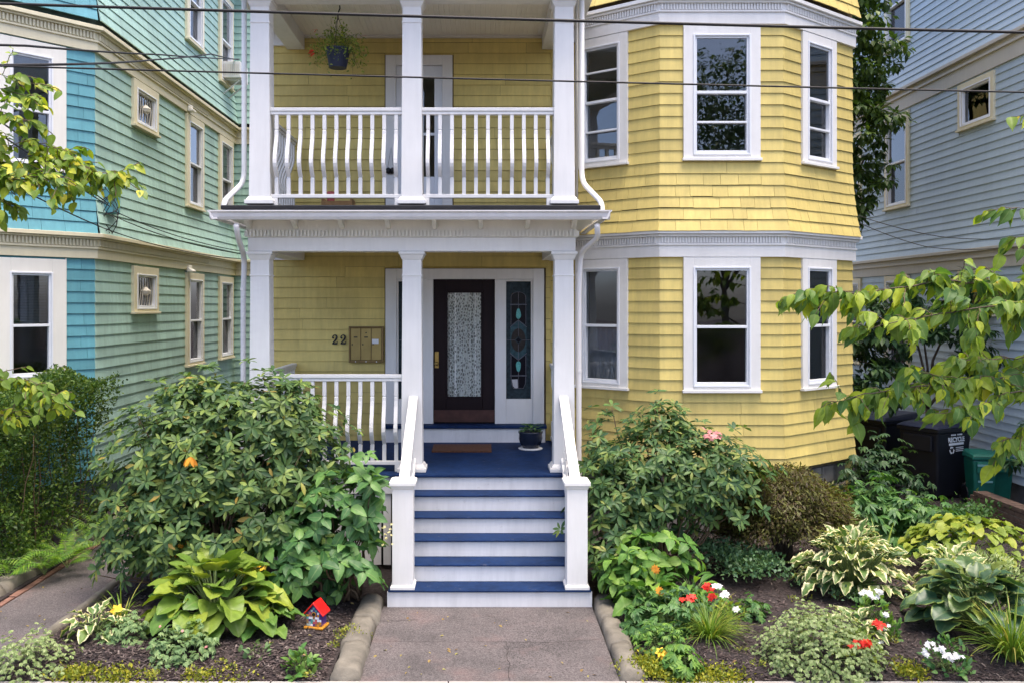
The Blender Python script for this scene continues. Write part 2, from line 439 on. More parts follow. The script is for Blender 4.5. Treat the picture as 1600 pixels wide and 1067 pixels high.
def window(F, s0, s1, z0, z1, parent, mt, cw=.11, sash=None, bars=(.5,), extra_low=None, ct=None, cover=None, lower='screen', depth=.04, single=False):
    """casing rectangle s0..s1, z0..z1. returns opening rectangle"""
    sash = sash or M['white_sash']; ct = cw if ct is None else ct
    mb = MB(); frame(mb, F, s0, s1, z0+.035, z1, cw, -.02, depth, wb=.05, wt=ct)
    w = put(mb, 'window', mt, parent, bevel=.004)
    mb = MB(); F.box(mb, s0-.015, s1+.015, 0, depth+.03, z0, z0+.035); put(mb, 'sill', mt, w, bevel=.004)
    o0, o1, p0, p1 = s0+cw, s1-cw, z0+.085, z1-ct
    mb = MB(); frame(mb, F, o0-.012, o1+.012, p0-.012, p1+.012, .022, depth-.002, depth+.012)
    put(mb, 'storm_frame', sash, w, bevel=.003)
    mb = MB(); frame(mb, F, o0+.002, o1-.002, p0+.002, p1-.002, .034, -.05, depth-.012, wb=.045)
    put(mb, 'sash', sash, w, bevel=.003)
    if single:
        mb = MB(); F.box(mb, o0+.02, o1-.02, -.012, -.008, p0+.02, p1-.02); put(mb, 'pane', M['glass'], w)
    else:
        zm = p0 + (p1-p0)*bars[0]
        mb = MB(); F.box(mb, o0+.036, o1-.036, -.04, depth-.004, zm-.018, zm+.018); put(mb, 'meeting_rail', sash, w, bevel=.003)
        mb = MB(); F.box(mb, o0+.02, o1-.02, .004, .008, zm, p1-.02); put(mb, 'pane', M['glass'], w)
        mb = MB(); F.box(mb, o0+.02, o1-.02, -.030, -.026, p0+.02, zm); put(mb, 'pane', M[lower], w)
        for b in bars[1:]:
            zb = p0 + (p1-p0)*b
            mb = MB(); F.box(mb, o0+.036, o1-.036, -.022, depth-.008, zb-.012, zb+.012); put(mb, 'muntin', sash, w, bevel=.002)
    if cover == 'blind':
        for i in range(34):
            zz = p1 - .03 - i*.021
            mb = MB(); mb.hexa([F.p(o0+.03,-.075,zz-.006),F.p(o1-.03,-.075,zz-.006),F.p(o1-.03,-.095,zz+.002),F.p(o0+.03,-.095,zz+.002),F.p(o0+.03,-.075,zz-.0045),F.p(o1-.03,-.075,zz-.0045),F.p(o1-.03,-.095,zz+.0035),F.p(o0+.03,-.095,zz+.0035)])
            put(mb, 'blind_slat', M['blind'], w)
    if cover == 'reflection':
        mb = MB(); F.box(mb, o0+.03, o1-.03, -.07, -.066, p0+(p1-p0)*.5, p1-.01); put(mb, 'reflection_panel', M['reflection'], w)  # cream panel added behind the upper pane in place of a mirrored house
    if cover in ('sheer', 'sheer_low', 'drape'):
        top = p1 if cover != 'sheer_low' else p0 + (p1-p0)*.47
        n = 60; mb = MB(); wdt = (o1-o0)
        for i in range(n+1):
            t = i/n; dd = -.12 + .018*math.sin(t*wdt*70) + .008*math.sin(t*wdt*31+1)
            mb.v += [tuple(F.p(o0+t*wdt, dd, p0-.03)), tuple(F.p(o0+t*wdt, dd, top))]
        for i in range(n): b = 2*i; mb.f.append((b, b+2, b+3, b+1))
        put(mb, 'curtain', M['sheer'] if cover != 'drape' else M['drape'], w, smooth=True)
    return (o0, o1, p0, p1)
M['felt'] = plain('underlay_felt', (.15, .11, .06), .9, .2, 5, bmp=0)
M['drape'] = plain('dark_drape', (.06, .05, .08), .9, .2, 20, bmp=0)

# ================================================================== ground, paths
mb = MB(); mb.box(-150, 150, -150, 150, -.4, -.03); struct(mb, 'ground', M['mulch'])
mb = MB(); mb.box(-40, 40, -3.5, 5.2, -.2, -.10); struct(mb, 'road', M['road'])
mb = MB()
for i in range(-14, 15):
    mb.box(i*1.4 - .25 + .004, i*1.4 + 1.15 - .004, 5.25, 6.978, -.2, .012)
struct(mb, 'sidewalk', M['sidewalk'], bevel=.006)
mb = MB(); mb.box(-.955, 1.105, 6.982, 8.72, -.1, .008); walk = struct(mb, 'front_walk', M['asphalt'])
def crack(pts, w, parent):
    mb = MB(); z = .0125
    for i, (x, y) in enumerate(pts):
        a, b = pts[max(i-1,0)], pts[min(i+1,len(pts)-1)]
        d = Vector((b[0]-a[0], b[1]-a[1])).normalized(); n = Vector((-d.y, d.x)) * w * random.uniform(.5, 1.3)
        mb.v += [(x-n.x, y-n.y, z), (x+n.x, y+n.y, z)]
    for i in range(len(pts)-1): mb.f.append((2*i, 2*i+2, 2*i+3, 2*i+1))
    put(mb, 'crack', M['crack'], parent)
M['crack'] = plain('crack_grime', (.035, .028, .028), .95, .3, 20)
def wander(x0, y0, x1, y1, n, j): return [(x0+(x1-x0)*i/n + random.uniform(-j,j), y0+(y1-y0)*i/n + random.uniform(-j,j)) for i in range(n+1)]
crack(wander(-.85, 7.80, .62, 7.78, 26, .010), .0028, walk)
crack(wander(.62, 7.78, 1.1, 7.86, 8, .012), .0025, walk)
crack(wander(.24, 7.78, .23, 6.98, 14, .012), .002, walk)
crack(wander(-.95, 8.3, -.6, 8.34, 6, .012), .003, walk)

mb = MB(); mb.box(-4.72, -3.93, 6.97, 24, -.1, .004); struct(mb, 'side_path', M['asphalt'])
def kerb(name, x0, x1, y0, y1, n, h, label):
    e = empty(name, ((x0+x1)/2, y0, 0), label, 'kerb')
    L = (y1-y0)/n
    for i in range(n):
        mb = MB(); a = y0 + i*L + .006; b = y0 + (i+1)*L - .006; m = 10; k = 9
        jx = random.uniform(-.012, .012); jh = h + random.uniform(-.012, .012)
        for j in range(m+1):
            y = a + (b-a)*j/m
            for q in range(k+1):
                t = q/k; ang = math.pi*t; cx = (x0+x1)/2 + jx; hw = (x1-x0)/2
                nx = -math.cos(ang); sx = math.copysign(abs(nx)**.6, nx); sz = abs(math.sin(ang))**.55
                mb.v.append((cx + sx*hw*(1+.06*math.sin(y*9+q)+.03*math.sin(y*23)+random.uniform(-.02,.02)), y, -.08 + (jh+.08)*sz + .007*math.sin(y*17+q*2) + random.uniform(-.004,.004)))
        for j in range(m):
            for q in range(k): p = j*(k+1)+q; mb.f.append((p, p+1, p+k+2, p+k+1))
        mb.f.append(tuple(range(k, -1, -1))); mb.f.append(tuple(range(m*(k+1), m*(k+1)+k+1)))
        put(mb, 'kerb_stone', M['concrete'], e, smooth=True)
    return e
kerb('path_kerb', -1.20, -.955, 6.99, 8.80, 3, .10, 'rounded concrete kerb on the left edge of the front walk')
kerb('path_kerb', 1.105, 1.31, 6.99, 8.80, 3, .10, 'rounded concrete kerb on the right edge of the front walk')
kerb('path_edging', -3.93, -3.83, 7.3, 11.6, 4, .06, 'low concrete edging between side path and flower bed')
kerb('stone_edging', -5.12, -4.84, 8.2, 12.4, 5, .13, 'rough grey stone edging under the ferns along the side path')
# brick row beside the path
be = empty('brick_edging', (-4.78, 8.2, 0), 'single row of red bricks set flush along the side path', 'brick edging')
bm_ = MB().box(-.05, .05, 0, .19, -.06, .014); bme = mesh_of(bm_, 'brick'); bme.materials.append(M['brick'])
for i in range(21):
    o = bpy.data.objects.new('brick', bme); link(o, be, (-4.78+random.uniform(-.008,.008), 8.2+i*.2, random.uniform(-.004,.004)))
    o.rotation_euler = (random.uniform(-.02,.02), random.uniform(-.03,.03), random.uniform(-.03,.03))
# mulch beds
def bed(name, x0, x1, y0, y1, hump=.05, step=.05):
    nx = int((x1-x0)/step); ny = int((y1-y0)/step)
    xs = np.linspace(x0, x1, nx+1); ys = np.linspace(y0, y1, ny+1); X, Y = np.meshgrid(xs, ys)
    Z = bedz(X, Y, x0, x1, y0, y1, hump)
    V = np.stack([X.ravel(), Y.ravel(), Z.ravel()], 1)
    i = np.arange(ny)[:, None]*(nx+1) + np.arange(nx)[None]; i = i.ravel()
    F = np.stack([i, i+1, i+nx+2, i+nx+1], 1)
    me = np_mesh(name, V, F); me.materials.append(M['mulch'])
    o = bpy.data.objects.new(name, me); link(o); o['kind'] = 'structure'; return o
def bedz(X, Y, x0, x1, y0, y1, hump=.05):
    e = np.minimum(np.minimum(X-x0, x1-X), np.minimum(Y-y0, y1-Y)); e = np.clip(e/.35, 0, 1)
    return .012 + hump*e + .012*np.sin(X*5.1+Y*2.3)*e + .008*np.sin(X*13.7-Y*9.1)*e + .006*np.sin(X*29+Y*31)
BL = (-3.85, -1.2, 6.98, 10.05); BR = (1.3, 8.1, 6.98, 14.5)
bed('planting_bed', *BL); bed('planting_bed', *BR)
mb = MB(); mb.box(-9, -4.8, 6.98, 12.5, -.1, .03); struct(mb, 'planting_bed', M['mulch'])
def chips(name, area, n, label):
    x0, x1, y0, y1 = area; X = rng.uniform(x0+.03, x1-.03, n); Y = y0 + (y1-y0)*rng.uniform(0, 1, n)**1.5; Y = np.minimum(Y, 10.8)
    Z = bedz(X, Y, *area) + rng.uniform(.001, .014, n)
    a = rng.uniform(0, 6.28, n); L = rng.uniform(.008, .028, n); w = rng.uniform(.003, .007, n); tl = rng.uniform(-.35, .35, n)
    dx, dy = np.cos(a), np.sin(a); V = np.zeros((n, 4, 3))
    for k, (q, r) in enumerate(((-1,-1),(1,-1),(1,1),(-1,1))):
        V[:, k, 0] = X + q*L*dx - r*w*dy; V[:, k, 1] = Y + q*L*dy + r*w*dx; V[:, k, 2] = Z + q*L*tl + r*w*rng.uniform(-.5,.5,n)
    F = np.arange(n*4).reshape(n, 4); A = np.zeros((n, 4, 4)); A[..., 0] = rng.uniform(0, 1, n)[:, None]; A[..., 1] = .5
    me = np_mesh(name, V.reshape(-1, 3), F, A.reshape(-1, 4)); me.materials.append(M['chip'])
    o = bpy.data.objects.new(name, me); link(o); tag(o, label, 'mulch', kind='stuff')
chips('mulch_chips', BL, 16000, 'dark shredded bark mulch covering the left flower bed')
chips('mulch_chips', BR, 30000, 'dark shredded bark mulch covering the right flower bed')

# ================================================================== yellow house
house = empty('yellow_house', (-3.1, 12.2, 0), 'yellow shingled house with white two-storey porch and faceted bay windows', 'house')
PW = Facet((-3.1, 12.2), (.98, 12.2))
B1 = Facet((.98, 12.2), (2.28, 11.2)); B2 = Facet((2.28, 11.2), (3.84, 11.2)); B3 = Facet((3.84, 11.2), (5.14, 12.2))
RS = Facet((5.14, 12.2), (5.14, 20)); LS = Facet((-3.1, 20), (-3.1, 12.2)); BK = Facet((5.14, 20), (-3.1, 20))
T = math.tan(R(37.57/2))
trimw = M['white']
win = {}
wins = []
def bay_window(F, cs, hw, z0, z1, **k):
    o = window(F, cs-hw, cs+hw, z0, z1, house, trimw, **k); wins.append((F, (cs-hw, cs+hw, z0, z1), o)); return o
for lvl, (z0, z1) in enumerate(((1.875, 3.585), (4.80, 6.525))):
    up = lvl == 1
    br = (.5,) if not up else (.52, .27)
    bay_window(B2, .78, .487, z0, z1, cw=.135, bars=br, lower='glass' if up else 'screen')
    bay_window(B1, .805, .395, z0, z1, cw=.125, bars=br if not up else (.52, .26, .78), cover=None if up else 'sheer_low', lower='glass')
    bay_window(B3, .79, .40, z0, z1, cw=.125, bars=br, cover=None if up else 'drape', lower='glass' if up else 'screen')
def cuts_for(F): return [w[1] for w in wins if w[0] is F]
def ops_for(F): return [w[2] for w in wins if w[0] is F]
# wall shells
mb = MB()
for F in (B1, B2, B3): wallpanel(mb, F, .85, 8.2, ops_for(F))
bw = put(mb, 'bay_wall', M['felt'], house)
mb = MB(); wallpanel(mb, PW, 0, 8.2, [(1.80, 4.0, 1.1, 3.50), (1.80, 2.72, 4.12, 6.40)])
pw = put(mb, 'porch_wall', M['felt'], house)
mb = MB()
for F in (RS, LS, BK): wallpanel(mb, F, 0, 8.2)
put(mb, 'rear_walls', M['yellow'], house)
mb = MB(); mb.box(-3.1, 5.14, 12.2, 20, 8.2, 8.3)
mb.poly([(.98,12.2,8.2),(2.28,11.2,8.2),(3.84,11.2,8.2),(5.14,12.2,8.2)], (0,0,.1)); put(mb, 'lowered_roof', M['roof'], house)  # house cut short above the view so more sky light reaches the gaps
mb = MB()
for z in (1.0, 3.95, 6.95):
    mb.box(-2.9, 5.0, 12.36, 15.5, z, z+.06); mb.poly([(1.2,12.35,z),(2.35,11.36,z),(3.78,11.36,z),(4.95,12.35,z)], (0,0,.06))
mb.box(-2.9, 5.0, 15.5, 15.6, .9, 8.1); mb.box(.72, .78, 12.4, 15.5, .9, 8.1)
put(mb, 'interior_rooms', M['room'], house)
mb = MB()
for F in (B1, B2, B3): F.box(mb, .0, F.len, -.25, -.06, 0, .85)
put(mb, 'foundation', M['foundation'], house)
# individual foundation stones on the corner that shows
for F in (B2, B3):
    x = .02
    while x < F.len-.1:
        w = random.uniform(.25, .42)
        for zz in (.1, .34, .60):
            mb = MB(); F.box(mb, x, min(x+w, F.len)-.014, -.07, -.03+random.uniform(-.01,.012), zz, zz+.225); put(mb, 'stone', M['foundation'], house, bevel=.015)
        x += w
# shingles
sd = Siding(); CO = .1437
def flare(base, H, amt): return lambda z: amt*max(0.0, (base+H-z)/H)**1.8 if z < base+H else 0.0
for lvl, (zb, zt, fl) in enumerate(((.90, 3.60, flare(.9, .9, .05)), (3.91, 6.54, flare(3.91, 1.05, .12)), (6.91, 9.8, flare(6.91, 1.05, .12)))):
    n = int(round((zt-zb)/CO)); h = (zt-zb)/n
    for k in range(n if lvl < 2 else 7):
        z = zb + k*h
        fz = (lvl > 0 and k < 5)
        for F, e0, e1 in ((B1, 0, T), (B2, T, T), (B3, T, 0)):
            if fz: sd.course(F, z, h, cuts_for(F), flare=fl, e0=e0, e1=e1, wmin=.17, wmax=.34, jit=.004)
            else: sd.course(F, z, h, cuts_for(F), flare=fl, e0=e0, e1=e1, wmin=.5, wmax=1.1)
doorcuts = [(1.785, 4.01, 0, 3.49), (1.785, 2.735, 4.0, 6.43)]
frz = [(0, .60, 3.60, 3.92), (0, .60, 6.55, 6.92)]
for (zb, zt) in ((1.06, 3.80), (4.10, 6.75)):
    n = int(round((zt-zb)/CO)); h = (zt-zb)/n
    for k in range(n): sd.course(PW, zb+k*h, h, doorcuts+frz, wmin=.55, wmax=1.5)
sd.build('shingle', M['yellow'], bw, 300)
# friezes round the bay
ends = [(.70, 12.2+.001), (.98, 12.2), (2.28, 11.2), (3.84, 11.2), (5.14, 12.2), (5.14, 13.6)]
bayp = [(.98, 12.2), (2.28, 11.2), (3.84, 11.2), (5.14, 12.2), (5.14, 13.6)]
for zb in (3.587, 6.53):
    mb = MB(); band(mb, bayp, -.02, .045, zb, zb+.325); fz = put(mb, 'frieze', trimw, house)
    mb = MB(); band(mb, bayp, .043, .062, zb+.145, zb+.17); band(mb, bayp, .043, .085, zb+.255, zb+.285); band(mb, bayp, .043, .12, zb+.288, zb+.335)
    put(mb, 'crown_moulding', trimw, fz, bevel=.004)
    for F in (B1, B2, B3): dentils(F, .01, F.len-.01, zb+.175, zb+.253, .04, .066, .0375, trimw, fz, .52)
for zb in (3.60, 6.55):
    mb = MB(); PW.box(mb, -.04, .60, -.02, .05, zb, zb+.325); fz = put(mb, 'frieze', trimw, house)
    dentils(PW, 0, .58, zb+.175, zb+.25, .045, .072, .0375, trimw, fz)

# ---- porch
PX0, PX1 = -2.66, 1.095       # outer edges of the porch
COLX = (-2.53, -.783, .966); CY = 10.25
mb = MB(); mb.hexa([(PX0-.03,10.0,1.03),(PX1+.03,10.0,1.03),(PX1+.03,12.19,1.085),(PX0-.03,12.19,1.085),(PX0-.03,10.0,1.064),(PX1+.03,10.0,1.064),(PX1+.03,12.19,1.12),(PX0-.03,12.19,1.12)])
put(mb, 'porch_floor', M['blue'], house, bevel=.008)
mb = MB(); mb.box(PX0, -.90, 10.03, 10.06, .84, 1.03); mb.box(1.06, PX1, 10.03, 10.06, .84, 1.03); mb.box(PX0, PX0+.03, 10.06, 12.19, .84, 1.03); mb.box(PX1-.03, PX1, 10.06, 12.19, .84, 1.03)
sk = put(mb, 'porch_skirt', M['riser'], house, bevel=.004)
x = PX0+.02
while x < -.95:
    mb = MB(); mb.box(x, x+.085, 10.05, 10.07, .03, .838); put(mb, 'slat', M['riser'], sk); x += .11
def column(x, z0, z1, w0, w1, parent):
    mb = MB(); mb.frust(x, CY, z0+.08, w0, z1-.04, w1); c = put(mb, 'porch_column', trimw, parent, bevel=.006)
    mb = MB(); mb.frust(x, CY, z0, w0+.085, z0+.045, w0+.085); mb.frust(x, CY, z0+.0455, w0+.06, z0+.085, w0+.018); put(mb, 'base', trimw, c, bevel=.006)
    t = w1
    mb = MB(); mb.frust(x, CY, z1-.035, t+.085, z1-.002, t+.085); mb.frust(x, CY, z1-.095, t+.012, z1-.036, t+.065); mb.frust(x, CY, z1-.285, t+.018, z1-.265, t+.018); put(mb, 'capital', trimw, c, bevel=.005)
    return c
for x in COLX:
    column(x, 1.07, 3.594, .245, .215, house)
for x in COLX:
    column(x, 4.135, 6.50, .245, .215, house)
def entablature(zb, parent):
    # beams round three sides, dentil course, soffit with brackets, gutter
    mb = MB(); mb.box(PX0, PX1, 10.12, 10.36, zb, zb+.16); mb.box(PX0, PX0+.24, 10.36, 12.18, zb+.001, zb+.16); mb.box(PX1-.24, PX1, 10.36, 12.18, zb+.001, zb+.16)
    b = put(mb, 'porch_beam', trimw, parent, bevel=.005)
    mb = MB(); mb.box(PX0-.012, PX1+.012, 10.10, 10.34, zb+.161, zb+.36); mb.box(PX0-.012, PX0+.2, 10.34, 12.18, zb+.161, zb+.36); mb.box(PX1-.2, PX1+.012, 10.34, 12.18, zb+.161, zb+.36)
    put(mb, 'frieze_board', M['bone'], b)
    FF = Facet((PX0-.012, 10.10), (PX1+.012, 10.10)); dentils(FF, .0, FF.len, zb+.17, zb+.235, 0, .028, .0415, M['bone'], b, .55)
    for Fs in (Facet((PX0-.012, 12.1), (PX0-.012, 10.10)), Facet((PX1+.012, 10.10), (PX1+.012, 12.1))): dentils(Fs, .0, Fs.len, zb+.17, zb+.235, 0, .028, .0415, M['bone'], b, .55)
    for i in range(8):
        x = PX0 + .03 + i*(PX1-PX0-.06)/7
        mb = MB(); mb.poly([(x-.025, 10.10, zb+.25), (x-.025, 9.93, zb+.30), (x-.025, 9.86, zb+.345), (x-.025, 9.86, zb+.362), (x-.025, 10.10, zb+.362)], (.05, 0, 0))
        put(mb, 'bracket', M['bone'], b, bevel=.004)
    mb = MB(); mb.box(-2.88, 1.34, 9.76, 12.19, zb+.363, zb+.40); put(mb, 'soffit', M['bone'], b)
    return b
bm1 = entablature(3.594, house)
# gutter round the eaves
def gutter_profile(z): return [(0,0), (-.055,0), (-.075,.03), (-.085,.07), (-.105,.085), (-.105,.098), (-.09,.098), (-.07,.075), (-.06,.05), (-.045,.02), (0,.02)]
gp = gutter_profile(0); GZ = 3.918
mb = MB(); mb.poly([(-2.97, 9.77+a, GZ+b) for a, b in gp], (4.40, 0, 0)); g = put(mb, 'gutter', M['gutter'], house)
mb = MB(); mb.poly([(-2.88+a, 9.665, GZ+b) for a, b in gp], (0, 2.5, 0)); mb.poly([(1.34-a, 9.665, GZ+b) for a, b in gp], (0, 2.5, 0)); put(mb, 'side_gutter', M['gutter'], g)
mb = MB(); mb.hexa([(-2.9,9.75,3.995),(1.36,9.75,3.995),(1.36,12.19,4.06),(-2.9,12.19,4.06),(-2.86,9.83,4.035),(1.32,9.83,4.035),(1.32,12.19,4.09),(-2.86,12.19,4.09)]); put(mb, 'roof_flashing', M['flash'], house)
mb = MB(); mb.hexa([(-2.88,9.80,4.036),(1.34,9.80,4.036),(1.34,12.185,4.10),(-2.88,12.185,4.10),(-2.88,9.79,4.085),(1.34,9.79,4.085),(1.34,12.185,4.14),(-2.88,12.185,4.14)]); put(mb, 'balcony_deck', M['roof'], house, bevel=.012)
# upper beam, ceilings
mb = MB(); mb.box(PX0, PX1, 10.12, 10.36, 6.50, 6.72); mb.box(PX0, PX0+.24, 10.36, 12.18, 6.501, 6.72); mb.box(PX1-.24, PX1, 10.36, 12.18, 6.501, 6.72); put(mb, 'porch_beam', trimw, house, bevel=.005)
mb = MB(); mb.box(PX0+.2, PX1-.2, 10.34, 12.17, 6.69, 6.715); put(mb, 'porch_ceiling', M['bead'], house)
mb = MB(); mb.box(PX0+.24, PX1-.24, 12.14, 12.18, 6.655, 6.689); put(mb, 'ceiling_moulding', M['ceiling'], house)
mb = MB(); mb.box(PX0+.2, PX1-.2, 10.34, 12.17, 3.74, 3.765); put(mb, 'porch_ceiling', M['bead'], house)
mb = MB(); mb.box(-2.95, 1.38, 9.75, 12.19, 6.73, 6.95); put(mb, 'upper_eaves', trimw, house)

# ---- railings
def baluster_mesh():
    H = .93; w = .042; prof = []
    zs = [0, .04, .10, .185, .19, .198, .202, .23, .27, .31, .35, .40, .46, .52, .58, .64, .70, .745, .75, .758, .762, .80, .93]
    def off(z):
        if z <= .2 or z >= .75: return 0
        t = (z-.2)/.55
        return .095 * (t/.28)**.75*(1) if False else .095*(math.sin(math.pi*min(1, t/.5)*.5) if t < .25 else math.cos((t-.25)/.75*math.pi)*.5+.5) ** 1.0
    mb = MB(); n = len(zs)
    for z in zs:
        t = z; o = off2(z)
        ww = w*.5*(.82 if abs(z-.194) < .005 or abs(z-.754) < .005 else 1)
        mb.v += [(-ww, -o-ww, z), (ww, -o-ww, z), (ww, -o+ww, z), (-ww, -o+ww, z)]
    for i in range(n-1):
        b = 4*i
        for k in range(4): l = (k+1) % 4; mb.f.append((b+k, b+l, b+4+l, b+4+k))
    mb.f.append((3,2,1,0)); b = 4*(n-1); mb.f.append((b,b+1,b+2,b+3))
    me = mesh_of(mb, 'baluster'); me.materials.append(trimw); return me
def off2(z):
    if z <= .202 or z >= .745: return 0.0
    t = (z-.202)/(.745-.202)      # belly low down, easing to the top
    if t < .3: return .10*math.sin(t/.3*math.pi/2)
    return .10*(.5+.5*math.cos((t-.3)/.7*math.pi))
BAL = baluster_mesh()
def railing(name, p0, p1, zf, n, outward, parent, ht=1.085, ends=(0,0)):
    """p0->p1 in plan, outward = angle for the belly (rotation of -Y)"""
    a, b = Vector(p0), Vector(p1); F = Facet(a, b)
    zt = zf + ht
    mb = MB(); F.box(mb, 0, F.len, -.04, .04, zt-.012, zt+.03); F.box(mb, 0, F.len, -.028, .028, zt-.05, zt-.0125)
    r = put(mb, name, trimw, parent, bevel=.006)
    mb = MB(); F.box(mb, 0, F.len, -.03, .03, zf+.075, zf+.118); put(mb, 'bottom_rail', trimw, r, bevel=.005)
    z0 = zf+.1185; sc = (zt-.05 - z0)/.93
    for i in range(n):
        t = (i+.5)/n
        o = bpy.data.objects.new('baluster', BAL); link(o, r, F.p(F.len*t, 0, z0)); o.rotation_euler = (0,0,outward); o.scale = (1,1,sc)
    return r
for zf in (4.135, 1.07):
    if zf > 2:
        railing('balcony_railing', (COLX[0]+.115, 10.2), (COLX[1]-.115, 10.2), zf, 11, 0, house)
        railing('balcony_railing', (COLX[1]+.115, 10.2), (COLX[2]-.115, 10.2), zf, 11, 0, house)
    else:
        railing('porch_railing', (COLX[0]+.115, 10.2), (COLX[1]-.115, 10.2), zf, 11, 0, house)
    nm = 'balcony_railing' if zf > 2 else 'porch_railing'
    railing(nm, (COLX[0]-.03, 12.17), (COLX[0]-.03, 10.37), zf, 13, -math.pi/2, house)
    railing(nm, (COLX[2]+.03, 10.37), (COLX[2]+.03, 12.17), zf, 13, math.pi/2, house)
for zf in (4.135, 1.07):      # short feet under the balcony rail
    for x in (COLX[0]+.17, COLX[1]-.17, COLX[1]+.17, COLX[2]-.17):
        if zf < 2 and x > COLX[1]: continue
        mb = MB(); mb.box(x-.03, x+.03, 10.17, 10.23, zf-.02, zf+.075); put(mb, 'rail_foot', trimw, house, bevel=.004)

# ---- stairs
st_t = []
h = .177; r_ = .265
mb = MB()
for i in range(1, 6): mb.box(-.86, 1.05, 10.0-r_*i+.05, 10.05, 1.064-h*i-.2 if i < 5 else .0, 1.064-h*i-.021)
stairs = put(mb, 'stair_carcass', M['riser'], house)
for i in range(1, 6):
    ex = .0 if i < 5 else .03
    mb = MB(); mb.box(-.875-ex, 1.065+ex, 10.0-r_*i, 10.0-r_*(i-1)+.028, 1.064-h*i-.020, 1.064-h*i); put(mb, 'tread', M['blue'], stairs, bevel=.007)
for i in range(0, 6):
    ex = .0 if i < 5 else .05
    zt = 1.064-h*i-.0205 if i else 1.0295; zb = 1.064-h*(i+1)+.0005 if i < 5 else .0
    mb = MB(); mb.box(-.865-ex, 1.055+ex, 10.0-r_*i+.026, 10.0-r_*i+.045, zb, zt); put(mb, 'riser', M['riser'], stairs, bevel=.002)
for sx, xc in ((-1, -.764), (1, .958)):
    w = .205; yc = 8.70 + w/2; z5 = 1.064-5*h
    mb = MB(); mb.frust(xc, yc, z5+.0, w, z5+1.0, w); nw = put(mb, 'newel_post', trimw, house, bevel=.006)
    mb = MB(); mb.frust(xc, yc, z5+.001, w+.035, z5+.03, w+.035); mb.frust(xc, yc, z5+.031, w+.028, z5+.045, w+.006); put(mb, 'base', trimw, nw, bevel=.003)
    mb = MB(); mb.frust(xc, yc, z5+.985, w+.008, z5+1.02, w+.038); mb.frust(xc, yc, z5+1.021, w+.055, z5+1.062, w+.055); mb.frust(xc, yc, z5+1.0625, w+.045, z5+1.075, w-.02); put(mb, 'cap', trimw, nw, bevel=.007)
    # sloping handrail
    y0, z0, y1, z1 = 8.86, 1.18, 10.13, 1.90
    mb = MB(); k = .052
    for (a, b, q0, q1) in ((-k, k, 0, .045), (-.03, .03, -.045, -.001)):
        mb.hexa([(xc+a,y0,z0+q0),(xc+b,y0,z0+q0),(xc+b,y1,z1+q0),(xc+a,y1,z1+q0),(xc+a,y0,z0+q1),(xc+b,y0,z0+q1),(xc+b,y1,z1+q1),(xc+a,y1,z1+q1)])
    hr = put(mb, 'handrail', trimw, house, bevel=.006)
    mb = MB(); d = -.72
    mb.hexa([(xc-.03,y0,z0+d),(xc+.03,y0,z0+d),(xc+.03,y1,z1+d),(xc-.03,y1,z1+d),(xc-.03,y0,z0+d+.05),(xc+.03,y0,z0+d+.05),(xc+.03,y1,z1+d+.05),(xc-.03,y1,z1+d+.05)])
    put(mb, 'bottom_rail', trimw, hr, bevel=.004)
    for i in range(8):
        t = (i+.7)/8.2; y = y0+.1+(y1-y0-.12)*t; zz = z0+(z1-z0)*(y-y0)/(y1-y0)
        o = bpy.data.objects.new('baluster', BAL); link(o, hr, (xc, y, zz-.66)); o.rotation_euler = (0,0,math.pi/2*sx); o.scale = (.8,.45,.66)

# ---- front door
dY = 12.2
def fb(mb, x0, x1, d0, d1, z0, z1): mb.box(x0, x1, dY-d1, dY-d0, z0, z1); return mb
fd = put(fb(fb(fb(MB(), -1.303, -1.15, -.02, .045, 1.35, 3.48), .73, .883, -.02, .045, 1.35, 3.48), -1.15, .73, -.02, .045, 3.335, 3.48), 'entrance_frame', trimw, house, bevel=.006)
mb = MB(); fb(mb, -.80, -.645, -.05, .03, 1.35, 3.334); fb(mb, .205, .36, -.05, .03, 1.35, 3.334)
fb(mb, -1.149, -.801, -.05, .02, 1.35, 1.69); fb(mb, .361, .729, -.05, .02, 1.35, 1.69); fb(mb, -1.149, -.801, -.05, .02, 3.305, 3.334); fb(mb, .361, .729, -.05, .02, 3.305, 3.334)
fb(mb, .702, .729, -.05, .02, 1.69, 3.305); fb(mb, -1.149, -1.125, -.05, .02, 1.69, 3.305)
put(mb, 'jamb', trimw, fd, bevel=.005)
mb = MB(); fb(mb, -1.33, .91, -.05, .20, 1.305, 1.348); put(mb, 'threshold', M['blue'], fd, bevel=.008)
mb = MB(); fb(mb, -1.31, .89, -.02, .17, 1.07, 1.3045); put(mb, 'threshold_riser', M['riser'], fd, bevel=.003)
mb = MB(); fb(mb, -.643, -.47, -.055, -.012, 1.352, 3.333); fb(mb, .035, .203, -.055, -.012, 1.352, 3.333); fb(mb, -.47, .035, -.055, -.012, 3.17, 3.333); fb(mb, -.47, .035, -.055, -.012, 1.352, 1.70)
dr = put(mb, 'door', M['door'], house, bevel=.005)
mb = MB()
for (a, b, c, d) in ((-.47, -.448, 1.70, 3.17), (.013, .035, 1.70, 3.17), (-.448, .013, 3.148, 3.17), (-.448, .013, 1.70, 1.722)): fb(mb, a, b, -.03, -.004, c, d)
put(mb, 'glazing_bead', M['door'], dr, bevel=.005)
mb = MB(); fb(mb, -.447, .012, -.034, -.031, 1.723, 3.147); put(mb, 'pane', M['doorglass'], dr)
mb = MB(); n = 90
for i in range(n+1):
    t = i/n; x = -.46+.49*t; y = dY + .052 + .02*math.sin(t*44+.9*math.sin(t*11)) + .005*math.sin(t*97)
    mb.v += [(x, y, 1.70), (x, y, 3.16)]
for i in range(n): b = 2*i; mb.f.append((b, b+2, b+3, b+1))
